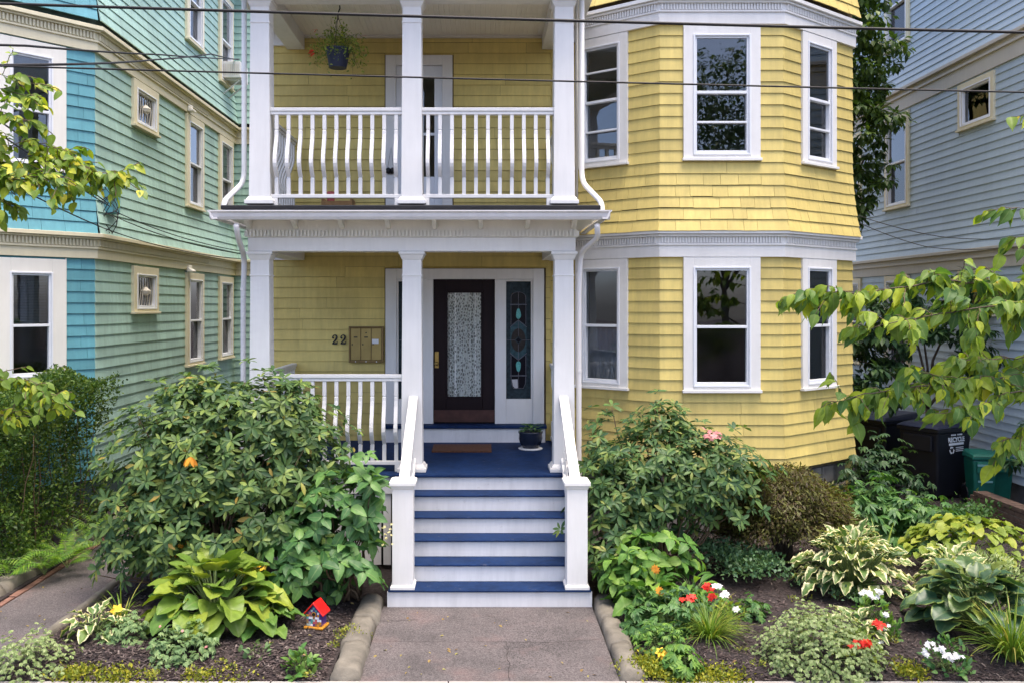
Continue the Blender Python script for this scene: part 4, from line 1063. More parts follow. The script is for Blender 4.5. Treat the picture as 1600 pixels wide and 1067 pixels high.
# ================================================================== overhead wires
def wire(name, pts, r, label, sag=0, n=28):
    P = [Vector(p) for p in pts]; Q = []
    for a, b in zip(P, P[1:]):
        for i in range(n):
            t = i/n; q = a.lerp(b, t); q.z -= sag*4*t*(1-t); Q.append(q)
    Q.append(P[-1]); mb = MB(); mb.tube(Q, r, 6); o = put(mb, name, M['cable'], None, smooth=True); tag(o, label, 'cable'); return o
def ext(a, b, k): return a + (a-b)*k, b + (b-a)*k
a, b = at(0, 3, 5.6), at(1600, 48, 5.6); a, b = ext(a, b, .35)
wire('power_cable', [a, b], .0095, 'thick black overhead cable nearest the top of the picture', .02)
a, b = at(0, 102, 5.9), at(1600, 143, 5.9); a, b = ext(a, b, .35)
wire('power_cable', [a, b], .0062, 'thin black overhead cable crossing the balcony railing and bay windows', .012)
wire('service_drop', [at(-300, 55, 5.9), at(40, 72, 8), at(250, 86, 12.5), at(374, 93, 18.9)], .012, 'upper service wire running from the street to the teal house', .01)
wire('service_drop', [at(-300, 100, 5.6), at(110, 101, 8), at(240, 94, 12), at(330, 85, 16), at(372, 94, 18.9)], .013, 'lower service wire that bends towards the air conditioner', .01)
for k, (p0, p1, p2, lab) in enumerate((((-220, 30), (60, 232), (168, 318), 'steep wire dropping from top left to the cable box'), ((-220, 60), (60, 250), (170, 322), 'second steep wire running beside the one to the cable box'), ((-200, 180), (60, 310), (165, 358), 'long wire passing below the cable box behind the leaves'))):
    wire('house_wire', [at(*p0, 6.0), at(*p1, 9.5), at(*p2, 12.3)], .008, lab, .01)
for k, (p1, p2, lab) in enumerate((((178, 330), (378, 393), 'uppermost wire strung along the teal house side wall'), ((178, 338), (378, 397), 'middle wire strung along the teal house side wall'), ((165, 358), (378, 405), 'lowest wire strung along the teal house side wall'))):
    wire('wall_wire', [at(*p1, 12.5), at((p1[0]+p2[0])/2, (p1[1]+p2[1])/2+8, 13.5), at(*p2, 14.5)], .007, lab, .02)
for k, (p1, p2, lab) in enumerate((((1335, 335), (1600, 372), 'upper slack wire on the blue house wall beside the bay'), ((1335, 345), (1560, 388), 'lower slack wire on the blue house wall beside the bay'))):
    wire('wall_wire', [at(*p1, 13.2), at((p1[0]+p2[0])/2, max(p1[1],p2[1])-2, 12.9), at(*p2, 12.6)], .006, lab, .03)

# ================================================================== bird house
q = at(495, 979, 8.05); zb = .055
bh = empty('bird_house', (q.x, 8.05, zb), 'small colourful mosaic bird house with a shiny red roof on the mulch', 'bird house')
bh.rotation_euler = (0, 0, R(-14))
def bp(mb_, n_, m_, **k): return put(mb_, n_, m_, bh, wloc=(q.x, 8.05, zb), **k)
bp(MB().box(-.092, .092, -.085, .07, 0, .018), 'base_board', M['orange'], bevel=.004)
mb = MB(); mb.poly([(-.068,-.06,.0185),(.068,-.06,.0185),(.068,-.06,.135),(0,-.06,.215),(-.068,-.06,.135)], (0,.12,0)); bp(mb, 'body', M['purple'], bevel=.003)
for s in (-1, 1):
    mb = MB(); mb.poly([(0,-.085,.222),(s*.098,-.085,.117),(s*.098,-.085,.133),(0,-.085,.242)], (0,.17,0)); bp(mb, 'roof_panel', M['red'], bevel=.006)
mb = MB(); mb.tube([(0,-.062,.128), (0,-.0675,.128)], .023, 16); bp(mb, 'entrance_ring', M['orange'])
mb = MB(); mb.tube([(0,-.066,.128), (0,-.069,.128)], .017, 16); bp(mb, 'entrance_hole', M['iron'])
cols = [M['pastel'], M['orange'], M['stain_tear'], M['candle'], M['paper'], M['purple'], M['crate']]
tile = {}
for c_ in cols:
    t_ = mesh_of(MB().box(-.0095, .0095, -.004, .001, -.0095, .0095), 'mosaic_tile'); t_.materials.append(c_); tile[c_.name] = t_
for ix in range(-3, 4):
    for iz in range(8):
        x = ix*.0205; z = .032+iz*.0212
        if z > .20-abs(x)*1.2 or (abs(x) < .027 and abs(z-.128) < .027): continue
        o = bpy.data.objects.new('mosaic_tile', tile[random.choice(cols).name]); C.objects.link(o); o.parent = bh; o.location = (x, -.0605, z); o.rotation_euler = (0, random.uniform(-.2,.2), 0)

# ================================================================== plants
def prof_ovate(t): return np.sin(np.pi*np.power(np.clip(t,0,1), .72))**.85
def prof_lance(t): return np.sin(np.pi*np.power(np.clip(t,0,1), 1.05))**.8
def prof_heart(t): return np.where(t < .2, .62+.38*np.sin(t/.2*np.pi/2), np.cos((t-.2)/.8*np.pi/2)**.58)
def prof_acum(t): return np.where(t < .72, np.sin(np.pi*np.power(t/.95, .72))**.85, np.sin(np.pi*np.power(.72/.95, .72))**.85*np.power(np.clip((1-t)/.28,0,1), 1.7))
def leaf_t(nl, prof, Wd, fold=.25, droop=.25, wave=0.0, cols=(-1,0,1), roll=0.0):
    ts = np.linspace(0, 1, nl+1); cs = np.array(cols, float)
    w = np.maximum(prof(ts), .03)*Wd/2
    V = np.zeros((nl+1, len(cs), 3)); A = np.zeros((nl+1, len(cs), 4))
    ang = droop*ts  # bend along the arc
    yy = np.concatenate([[0], np.cumsum(np.cos(2*ang[1:]*.8))])/nl; zz = -np.concatenate([[0], np.cumsum(np.sin(2*ang[1:]*.8))])/nl
    for j, c in enumerate(cs):
        V[:, j, 0] = c*w; V[:, j, 1] = yy; V[:, j, 2] = zz + fold*abs(c)*w + wave*np.sin(ts*17+c*2)*abs(c)*w - roll*(c*c)*w
        A[:, j, 1] = abs(c); A[:, j, 2] = ts
    k = len(cs); i = (np.arange(nl)[:, None]*k + np.arange(k-1)[None]).ravel()
    F = np.stack([i, i+1, i+k+1, i+k], 1)
    return V.reshape(-1, 3), F, A.reshape(-1, 4)
def diamond(Wd=.5, fold=.15):
    V = np.array([[0,0,0],[Wd/2,.45,fold*Wd],[0,1,-.1],[-Wd/2,.45,fold*Wd]]); A = np.zeros((4,4)); A[:,1] = [0,1,0,1]; A[:,2] = [0,.45,1,.45]
    return V, np.array([[0,1,2,3]]), A
def norm(a): return a/np.maximum(np.linalg.norm(a, axis=-1, keepdims=True), 1e-9)
def basis(d, up):
    y = norm(d); x = norm(np.cross(y, up)); z = np.cross(x, y); return np.stack([x, y, z], -1)   # columns
def inst(tmpl, P, Rm, S):
    Vt, Ft, At = tmpl; n = len(P); k = len(Vt)
    V = np.einsum('nij,kj->nki', Rm, Vt)*S[:, None, None] + P[:, None, :]
    F = (Ft[None] + (np.arange(n)*k)[:, None, None]).reshape(-1, 4)
    A = np.repeat(At[None], n, 0); A[..., 0] = rng.uniform(0, 1, n)[:, None]
    return V.reshape(-1, 3), F, A.reshape(-1, 4)
def foliage(parent, name, tmpl, m, P, D, U, S, nobj=0, objt=None, objname='leaf'):
    """the nobj leaves nearest the viewer as objects that share a mesh, the rest one part"""
    P = np.asarray(P, float); D = np.asarray(D, float); U = np.asarray(U, float); S = np.asarray(S, float)
    if len(P) == 0: return
    Rm = basis(D, U)
    order = np.argsort(np.linalg.norm(P - np.array([0,0,EYE]), axis=1) - 3*S)
    if nobj and len(P) <= 300: nobj = len(P)
    oi = order[:nobj]; ri = order[nobj:]
    if nobj:
        ts = objt if isinstance(objt, list) else [objt or tmpl]; mes = []
        for t in ts:
            me = np_mesh(objname, t[0], t[1], t[2]); me.materials.append(m); mes.append(me)
        for i in oi:
            o = bpy.data.objects.new(objname, mes[i % len(mes)]); C.objects.link(o); o.parent = parent
            M4 = Matrix([[*Rm[i][0]*S[i], P[i][0]-W[parent].x], [*Rm[i][1]*S[i], P[i][1]-W[parent].y], [*Rm[i][2]*S[i], P[i][2]-W[parent].z], [0,0,0,1]])
            o.matrix_local = M4; W[o] = Vector(P[i])
    if len(ri):
        V, F, A = inst(tmpl, P[ri], Rm[ri], S[ri]); me = np_mesh(name, V, F, A); me.materials.append(m)
        o = bpy.data.objects.new(name, me); link(o, parent); o['kind'] = 'stuff'
def rdir(n): return norm(rng.normal(size=(n, 3)))
UP = np.array([0,0,1.0])
def curve(a, b, lift, n=6, j=.02):
    a, b = Vector(a), Vector(b); Q = []
    for i in range(n+1):
        t = i/n; q = a.lerp(b, t); q.z += lift*math.sin(math.pi*t)*.5; 
        if 0 < i < n: q += Vector((random.uniform(-j,j), random.uniform(-j,j), random.uniform(-j,j)))
        Q.append(q)
    return Q
def stems(parent, base, tips, r0, m, name='stem', spread=.12, sep=True, lift=0, group=1):
    """stems from the root to tips; one object each when sep"""
    allb = MB()
    for q in tips:
        b = Vector(base) + Vector((random.uniform(-spread,spread), random.uniform(-spread,spread), 0))
        mb = MB() if sep else allb; Q = curve(b, q, lift, 7, .03)
        mb.tube(Q, [r0*(1-.75*i/7) for i in range(8)], 5)
        if sep: put(mb, name, m, parent, smooth=True)
    if not sep and tips: put(allb, name, m, parent, smooth=True, kind='stuff')

G = {}
G['rhodo'] = leafmat('rhododendron_leaf', [(0,(.030,.075,.028)),(.4,(.062,.125,.038)),(.75,(.12,.195,.05)),(.97,(.22,.29,.065)),(1,(.32,.22,.05))], rough=.48, transl=.25, spec=.28, vein=.05, boost=False)
G['rhodo2'] = leafmat('dark_rhododendron_leaf', [(0,(.028,.075,.03)),(.5,(.062,.13,.04)),(.88,(.12,.20,.05)),(1,(.24,.25,.06))], rough=.48, transl=.25, spec=.28, vein=.05, boost=False)
G['bud'] = leafmat('rhododendron_bud', [(0,(.16,.17,.04)),(.6,(.22,.17,.05)),(1,(.25,.10,.04))], rough=.5, transl=.15)
G['hyd'] = leafmat('hydrangea_leaf', [(0,(.04,.115,.036)),(.5,(.075,.185,.05)),(1,(.14,.27,.065))], rough=.45, transl=.25, vein=.2, boost=False)
G['hosta_y'] = leafmat('chartreuse_hosta_leaf', [(0,(.075,.17,.04)),(.5,(.14,.24,.045)),(1,(.24,.32,.05))], rough=.42, transl=.25, vein=.15)
G['hosta_g'] = leafmat('green_hosta_leaf', [(0,(.05,.15,.04)),(1,(.13,.24,.06))], rough=.42, transl=.25)
G['hosta_v'] = leafmat('variegated_hosta_leaf', [(0,(.055,.13,.055)),(.6,(.09,.18,.06)),(1,(.15,.23,.08))], edge=(.70,.66,.38), thr=.64, rough=.42, transl=.22, vein=.1)
G['hosta_b'] = leafmat('blue_hosta_leaf', [(0,(.022,.07,.05)),(.5,(.04,.10,.06)),(.85,(.07,.14,.06)),(1,(.17,.22,.04))], edge=(.17,.24,.06), thr=.84, rough=.38, transl=.2, vein=.12, spec=.5)
G['lime'] = leafmat('lime_heart_leaf', [(0,(.11,.19,.035)),(.5,(.19,.28,.045)),(1,(.30,.36,.06))], rough=.5, transl=.3)
G['gera'] = leafmat('grey_green_leaf', [(0,(.08,.17,.085)),(.5,(.14,.25,.13)),(1,(.22,.33,.18))], rough=.6, transl=.25)
G['sage'] = leafmat('silvery_leaf', [(0,(.15,.24,.11)),(.5,(.25,.36,.18)),(1,(.38,.47,.31))], rough=.65, transl=.25)
G['mid'] = leafmat('mid_green_leaf', [(0,(.045,.14,.035)),(.5,(.09,.22,.05)),(1,(.18,.33,.065))], rough=.5, transl=.3)
G['peony'] = leafmat('peony_leaf', [(0,(.035,.12,.045)),(.5,(.065,.18,.06)),(1,(.12,.25,.075))], rough=.45, transl=.28)
G['dusk'] = leafmat('dark_green_leaf', [(0,(.015,.05,.03)),(.5,(.03,.085,.045)),(1,(.055,.12,.05))], rough=.45, transl=.22)
G['fern'] = leafmat('fern_green', [(0,(.05,.15,.02)),(.5,(.10,.23,.03)),(1,(.17,.31,.04))], rough=.55, transl=.35)
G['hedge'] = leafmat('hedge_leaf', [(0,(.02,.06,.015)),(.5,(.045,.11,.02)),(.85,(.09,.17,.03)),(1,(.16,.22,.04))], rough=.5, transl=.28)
G['maple'] = leafmat('laceleaf_maple', [(0,(.035,.025,.015)),(.3,(.065,.045,.022)),(.55,(.07,.08,.024)),(1,(.12,.14,.03))], rough=.55, transl=.3)
G['sedum'] = leafmat('yellow_sedum', [(0,(.09,.15,.02)),(.5,(.19,.235,.02)),(1,(.36,.36,.03))], rough=.55, transl=.25)
G['sedum2'] = leafmat('green_sedum', [(0,(.10,.16,.03)),(.6,(.22,.27,.05)),(1,(.38,.36,.06))], rough=.55, transl=.25)
G['vinca'] = leafmat('bluish_groundcover_leaf', [(0,(.035,.10,.07)),(.5,(.06,.15,.09)),(1,(.11,.21,.11))], rough=.45, transl=.2)
G['grass'] = leafmat('grass_blade', [(0,(.07,.16,.03)),(.5,(.13,.25,.04)),(.9,(.24,.33,.06)),(1,(.4,.36,.13))], rough=.5, transl=.3, vein=0)
G['cherry'] = leafmat('drooping_tree_leaf', [(0,(.065,.155,.055)),(.35,(.115,.22,.055)),(.7,(.21,.32,.045)),(.985,(.34,.43,.04)),(1,(.55,.3,.04))], rough=.48, transl=.4, vein=.22, spec=.3)
G['dog'] = leafmat('street_tree_leaf', [(0,(.08,.17,.03)),(.5,(.16,.27,.04)),(.85,(.31,.41,.045)),(1,(.5,.5,.06))], rough=.42, transl=.38, vein=.2)
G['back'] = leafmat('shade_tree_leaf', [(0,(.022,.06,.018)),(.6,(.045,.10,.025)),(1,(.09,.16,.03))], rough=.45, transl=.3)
G['red'] = leafmat('red_petal', [(0,(.62,.010,.008)),(1,(.78,.05,.02))], rough=.5, transl=.25, vein=0, tint=(1.1,.6,.6), boost=False)
G['white'] = leafmat('white_petal', [(0,(.76,.76,.74)),(1,(.86,.86,.84))], rough=.5, transl=.25, vein=0, tint=(1,1,1), boost=False)
G['orange'] = leafmat('orange_petal', [(0,(.62,.22,.02)),(1,(.80,.42,.04))], rough=.5, transl=.2, vein=0, tint=(1.1,.8,.5), boost=False)
G['gold'] = leafmat('golden_petal', [(0,(.80,.48,.02)),(1,(.85,.58,.06))], rough=.5, transl=.2, vein=0, tint=(1.1,.9,.5), boost=False)
G['pink'] = leafmat('pink_petal', [(0,(.50,.16,.17)),(1,(.62,.30,.28))], rough=.5, transl=.2, vein=0, tint=(1,.8,.8), boost=False)

LT = {
 'rhodo': leaf_t(4, prof_lance, .34, .25, .22), 'rhodo3': [leaf_t(6, prof_lance, .33, .3, d) for d in (.12, .25, .42)],
 'ov': leaf_t(4, prof_ovate, .58, .28, .3), 'ov3': [leaf_t(7, prof_ovate, .56, f, d, .15) for f, d in ((.3,.2),(.35,.4),(.2,.6))],
 'hosta3': [leaf_t(9, prof_heart, 1.0, f, d, wv, (-1,-.72,-.3,0,.3,.72,1), .16) for f, d, wv in ((.42,.3,.06),(.35,.55,.1),(.5,.45,.12))],
 'hostav3': [leaf_t(9, prof_ovate, .66, f, d, wv, (-1,-.72,-.3,0,.3,.72,1), .1) for f, d, wv in ((.5,.2,.25),(.45,.45,.3),(.6,.6,.2))],
 'cherry3': [leaf_t(8, prof_acum, w_, f, d, wv, (-1,-.5,0,.5,1), rl) for w_, f, d, wv, rl in ((.52,.42,.25,.08,0),(.46,.36,.5,.14,.1),(.55,.5,.38,.1,.2),(.40,.7,.6,.2,0),(.5,.2,.75,.16,.3))],
 'dog3': [leaf_t(6, prof_ovate, .62, f, d, .06) for f, d in ((.3,.2),(.35,.4),(.2,.3))],
 'heart3': [leaf_t(6, prof_heart, .9, .3, .35, .1), leaf_t(6, prof_heart, .85, .4, .5, .12)],
}

def shrub(name, label, base, blobs, tmpl, objt, m, L, k, seed_tips=40, nobj=300, twig='twig', elev=(.0, .6), inner=.35, cat='shrub', group=None, stem_r=.016, jitter=.06, low=-.35, dens=1.0, xmax=99):
    e = empty(name, base, label, cat, group)
    WP, WA = [], []
    for (cx, cy, cz, rx, ry, rz, n) in blobs:
        n = int(n*dens); d = rdir(int(n*1.9)); d = d[d[:, 2] > low][:n]
        rr = np.where(rng.uniform(0,1,len(d)) < .13, rng.uniform(1.05,1.25,len(d)), rng.uniform(.78, 1.05, len(d)))*(1+.13*np.sin(d[:,0]*6+cx*3)*np.cos(d[:,2]*7+cz*5)+.08*np.sin(d[:,1]*9+d[:,0]*8))
        WP.append(np.array([cx, cy, cz]) + d*np.array([rx, ry, rz])*rr[:, None] + rng.normal(0, jitter*.6, (len(d), 3))); WA.append(norm(d*np.array([1/rx,1/ry,1/rz])*min(rx,ry,rz) + np.array([0,-.15,.75])))
        ni = int(n*inner)
        if ni:
            d = rdir(ni); WP.append(np.array([cx, cy, cz]) + d*np.array([rx, ry, rz])*rng.uniform(.35, .8, ni)[:, None]); WA.append(norm(d + np.array([0,0,.8])))
    WP = np.concatenate(WP); WA = np.concatenate(WA); keep = (WP[:, 2] > .12) & (WP[:, 0] < xmax); WP, WA = WP[keep], WA[keep]
    P, D, U, S = [], [], [], []
    for p, a in zip(WP, WA):
        kk = k + random.randint(-1, 1); t1 = norm(np.cross(a, rdir(1)[0])); t2 = np.cross(a, t1); off = random.random()*6.28; sz = random.uniform(.75, 1.15)
        for i in range(kk):
            an = off + i*6.283/kk + random.uniform(-.25,.25); rad = t1*math.cos(an)+t2*math.sin(an); el = random.uniform(*elev)
            d = rad*math.cos(el)+a*math.sin(el); d = d + np.array([0,0,-.12])
            P.append(p + rad*L*.07); D.append(d); U.append(a*math.cos(el) - rad*math.sin(el) + rng.normal(0,.3,3)); S.append(L*sz*random.uniform(.75, 1.12))
    foliage(e, 'foliage', tmpl, m, P, D, U, S, nobj, objt)
    idx = rng.choice(len(WP), min(seed_tips, len(WP)), replace=False)
    stems(e, base, [WP[i] - WA[i]*.02 for i in idx], stem_r, M[twig] if twig in M else M['twig'], spread=.15)
    return e, WP, WA

def hosta(name, label, c, Rr, H, n, L, objt, m, group=None, face=None, tight=.42):
    e = empty(name, c, label, 'hosta', group); P, D, U, S, tips = [], [], [], [], []
    c = np.array(c, float)
    for i in range(n):
        f = (i+.5)/n; a = i*2.39996 + random.uniform(-.25,.25); rad = np.array([math.cos(a), math.sin(a), 0])
        rr = Rr*(.10 + tight*1.2*f**.65)*random.uniform(.8,1.2); z = H*(.98 - .72*f**1.3)*random.uniform(.82,1.08)
        el = R(58 - 70*f**.8) + random.uniform(-.3,.3); p = c + rad*rr + np.array([0,0,z])
        d = rad*math.cos(el) + UP*math.sin(el); P.append(p); D.append(d); U.append(UP*math.cos(el) - rad*math.sin(el) + rng.normal(0,.22,3)); S.append(L*random.uniform(.75,1.12)*(.78+.3*f))
        tips.append(p)
    foliage(e, 'foliage', objt[0], m, P, D, U, S, n, objt)
    mb = MB()
    for q in tips: mb.tube(curve(c + rng.normal(0,.02,3)*np.array([1,1,0]), q, .08, 5, .004), .006, 5)
    put(mb, 'stalks', M['stalk'], e, smooth=True, kind='stuff'); return e

def mound(name, label, c, rx, ry, h, n, L, m, tmpl=None, cat='plant', group=None, shell=(.72,1.04), spiky=.5, name2='foliage', stalk=True, lump=.12):
    e = empty(name, c, label, cat, group); c = np.array(c, float)
    d = rdir(n*3); d = d[d[:, 2] > -.05][:n]
    lum = 1 + lump*np.sin(d[:, 0]*7+c[0]*5)*np.cos(d[:, 1]*6+c[1]*3) + lump*.7*np.sin(d[:, 2]*9+d[:, 0]*4)
    P = c + d*np.array([rx, ry, h])*(rng.uniform(*shell, len(d))*lum)[:, None]; P[:, 2] = np.maximum(P[:, 2], c[2]+.01)
    D = norm(d*.8 + rdir(len(d))*.7 + UP*spiky); U = norm(d + UP*.6 + rdir(len(d))*.4); S = L*rng.uniform(.65, 1.2, len(d))
    foliage(e, name2, tmpl or diamond(.55), m, P, D, U, S)
    if stalk:
        idx = rng.choice(len(P), min(26, len(P)), replace=False); stems(e, tuple(c), [P[i] for i in idx], .005, M['stalk'], 'stalks', rx*.2, sep=False)
    return e

def palmate(m, e, P, A, L, tm, k=5, spread=2.2):
    """hand-shaped leaves: several leaflets from one point"""
    n = len(P); Ps, Ds, Us, Ss = [], [], [], []
    for p, a in zip(P, A):
        t = norm(np.cross(a, rdir(1)[0])); b = np.cross(a, t)
        for i in range(k):
            an = (i/(k-1)-.5)*spread; d = t*math.cos(an)+b*math.sin(an); Ps.append(p); Ds.append(d - a*.15); Us.append(a); Ss.append(L*(1-.28*abs(i/(k-1)-.5)*2)*random.uniform(.8,1.15))
    foliage(e, 'foliage', tm, m, Ps, Ds, Us, Ss)
def palm_mound(name, label, c, rx, ry, h, n, L, m, cat='plant', k=5, group=None, wd=.45):
    e = empty(name, c, label, cat, group); c0 = np.array(c, float)
    d = rdir(n*3); d = d[d[:, 2] > -.02][:n]; lum = 1+.16*np.sin(d[:,0]*8+c0[0]*9)*np.cos(d[:,1]*7+c0[1])
    P = c0 + d*np.array([rx, ry, h])*(rng.uniform(.72,1.05,len(d))*lum)[:, None]; P[:, 2] = np.maximum(P[:, 2], c0[2]+.02)
    palmate(m, e, P, norm(d*.6+UP*.8+rdir(len(d))*.3), L, leaf_t(2, prof_ovate, wd, .2, .3), k)
    idx = rng.choice(len(P), min(30, len(P)), replace=False); stems(e, tuple(c), [P[i] for i in idx], .005, M['stalk'], 'stalks', rx*.2, sep=False)
    return e
def grass(name, label, c, n, L, w, m, spread=.05, lean=(.1, 1.0), group=None):
    e = empty(name, c, label, 'grass', group); c0 = np.array(c, float); seg = 7; V, F, A = [], [], []
    for i in range(n):
        a = random.uniform(0, 6.283); rad = np.array([math.cos(a), math.sin(a), 0]); side = np.array([-math.sin(a), math.cos(a), 0])
        th = R(90) - random.uniform(*lean)*.75; l = L*random.uniform(.55, 1.1); p = c0 + rad*random.uniform(0, spread); bend = random.uniform(.06, .30); r0 = random.random(); b = len(V)
        for s in range(seg+1):
            t = s/seg; ww = w*(1-t**2.2)*.5+.0004
            V += [p - side*ww, p + side*ww]; A += [(r0, .5, t, 0)]*2
            p = p + (rad*math.cos(th) + UP*math.sin(th))*l/seg; th -= bend
        for s in range(seg): q = b+2*s; F.append((q, q+1, q+3, q+2))
    V = np.array(V); V[:, 2] = np.maximum(V[:, 2], .02); me = np_mesh('blades', V, np.array(F), np.array(A)); me.materials.append(m); o = bpy.data.objects.new('blades', me); link(o, e); o['kind'] = 'stuff'; return e
def blossoms(parent, pts, r, k, m, name='blossom', centre=None, faceup=.6, wd=.7):
    ms = []
    for v in range(3):
        P = np.zeros((k, 3)); an = np.arange(k)*6.283/k + v; D = np.stack([np.cos(an), np.sin(an), np.full(k, .25)], 1); U = np.stack([-np.cos(an)*.2, -np.sin(an)*.2, np.ones(k)], 1)
        Vv, Ff, Aa = inst(leaf_t(3, prof_ovate, wd, .1, .25), P, basis(D, U), np.full(k, 1.0)); me = np_mesh(name, Vv, Ff, Aa); me.materials.append(m); ms.append(me)
    for i, p in enumerate(pts):
        o = bpy.data.objects.new(name, ms[i % 3]); C.objects.link(o); o.parent = parent; o.location = Vector(p) - W[parent]; o.scale = (r*random.uniform(.8,1.2),)*3
        o.rotation_euler = (R(55)*faceup + random.uniform(-.4,.4), random.uniform(-.5,.5), random.uniform(-.6,.6)); W[o] = Vector(p)
        if centre:
            cm = MB(); cm.lathe((0,0,0), [(.05,.0),(.16,.06),(.05,.2)], 8); me = mesh_of(cm, 'flower_centre'); me.materials.append(centre); q = bpy.data.objects.new('flower_centre', me); C.objects.link(q); q.parent = o
def fern(name, label, c, n, L, group):
    e = empty(name, c, label, 'fern', group); P, D, U, S = [], [], [], []; c0 = np.array(c, float); mb = MB()
    for i in range(n):
        a = i*2.4+random.uniform(-.3,.3); rad = np.array([math.cos(a), math.sin(a), 0]); th = R(random.uniform(55, 82)); p = c0.copy(); l = L*random.uniform(.75,1.2); path = [p.copy()]; side = np.array([-math.sin(a), math.cos(a), 0])
        for s in range(16):
            d = rad*math.cos(th)+UP*math.sin(th); p = p + d*l/16; path.append(p.copy()); th -= .085
            if s > 2:
                f = (s-2)/14; ln = L*.25*math.sin(math.pi*min(1,f*.85+.18))
                for sg in (-1, 1): P.append(p.copy()); D.append(side*sg + d*.45 - UP*.1); U.append(np.cross(d, side)*-1 if np.cross(d, side)[2] < 0 else np.cross(d, side)); S.append(max(ln,.015))
        mb.tube(path[::3], .003, 4)
    foliage(e, 'fronds', leaf_t(2, prof_lance, .2, .15, .35), G['fern'], P, D, U, S); put(mb, 'stalks', M['stalk'], e, kind='stuff'); return e

# ---------------------------------------------------------------- left bed
e, WP, WA = shrub('rhododendron', 'large dense rhododendron in front of the left porch column', (-2.75, 9.25, .05),
   [(-2.55, 9.2, 1.35, .95, .62, .85, 240), (-3.15, 9.1, 1.15, .72, .6, .85, 170), (-1.95, 9.3, 1.30, .55, .5, .72, 120), (-2.6, 8.95, .75, 1.1, .6, .6, 190), (-3.3, 8.95, .55, .5, .5, .5, 80), (-2.2, 9.25, 1.75, .55, .45, .45, 75), (-2.95, 9.3, 1.85, .45, .4, .42, 60)],
   LT['rhodo'], LT['rhodo3'], G['rhodo'], .118, 8, 70, 300, dens=1.45)
top = [i for i in range(len(WP)) if WA[i][2] > .45 and WP[i][2] > .9]; random.shuffle(top)
P, D, U, S = [], [], [], []
for i in top[:90]:
    for k in range(5): P.append(WP[i]+WA[i]*.015); D.append(norm(WA[i]+rdir(1)[0]*.6)); U.append(rdir(1)[0]); S.append(random.uniform(.03,.055))
foliage(e, 'buds', leaf_t(2, prof_lance, .3, .1, .1), G['bud'], P, D, U, S)
q = np.array(at(298, 713, 8.45)); an = np.arange(6)
foliage(e, 'foliage', LT['rhodo'], G['orange'], np.repeat(q[None], 6, 0), np.stack([np.sin(an-2.5)*.7, np.full(6,-.3), np.full(6,-.8)], 1), np.tile([0,-1,.3], (6,1)), np.full(6,.11), 6, LT['rhodo3'], 'faded_leaf')

e, WP, WA = shrub('hydrangea', 'leafy green hydrangea beside the left newel post', (-1.35, 8.85, .05),
   [(-1.3, 8.85, .78, .52, .42, .62, 62), (-1.72, 8.75, .5, .42, .36, .45, 44), (-1.0, 8.9, .95, .26, .3, .50, 28), (-1.45, 8.55, .38, .5, .3, .32, 30)],
   LT['ov'], LT['ov3'], G['hyd'], .17, 5, 26, 300, elev=(-.1,.55), inner=.3, jitter=.05, dens=1.15, xmax=-1.0)
q = at(607, 832, 8.45)
blossoms(e, [(q.x+random.gauss(0,.05), q.y+random.gauss(0,.04), q.z+random.gauss(0,.05)) for i in range(14)], .016, 4, leafmat('cream_floret', [(0,(.36,.38,.2)),(1,(.5,.5,.34))], rough=.6, transl=.2, vein=0), 'floret')

hosta('hosta', 'large chartreuse hosta with broad ribbed leaves in front of the rhododendron', (-2.42, 8.1, .05), .80, .56, 96, .27, LT['hosta3'], G['hosta_y'])
hosta('hosta', 'small mid-green hosta just left of the bird house', (-1.92, 7.98, .05), .30, .22, 20, .22, LT['hostav3'], G['hosta_g'])
hosta('hosta', 'small cream-edged hosta beside the yellow lily by the side path', (-3.42, 7.85, .05), .34, .2, 22, .19, LT['hostav3'], G['hosta_v'])
grass('lily_leaves', 'narrow upright lily leaves behind the cream-edged hosta by the path', (-3.30, 8.12, .05), 24, .42, .016, G['grass'], .05, (.05,.6))
ly = empty('yellow_lily', (at(183,953,7.95)), 'single yellow lily flower beside the side path', 'flower'); blossoms(ly, [at(183,953,7.95)], .065, 6, G['gold'], 'petals', faceup=1.2)
mb = MB(); mb.tube(curve((-3.25,8.0,.05), at(183,957,7.96), .05, 5, .005), .004, 5); put(mb, 'stalk', M['stalk'], ly)
palm_mound('cranesbill', 'mound of grey-green lobed leaves left of centre in the left bed', at(200,1012,7.75), .29, .28, .28, 420, .055, G['gera'])
e = palm_mound('cranesbill', 'larger mound of grey-green lobed leaves in front of the chartreuse hosta', at(287,1042,7.42), .33, .32, .36, 560, .055, G['gera'])
blossoms(e, [at(x,y,7.3) for x, y in ((250,978),(285,985),(300,1003),(268,1052),(322,1010))], .016, 5, G['pink'])
e = palm_mound('silver_mound', 'pale silvery mound of fine leaves in the bottom left corner', at(45,1078,7.2), .42, .36, .46, 1100, .038, G['sage'])
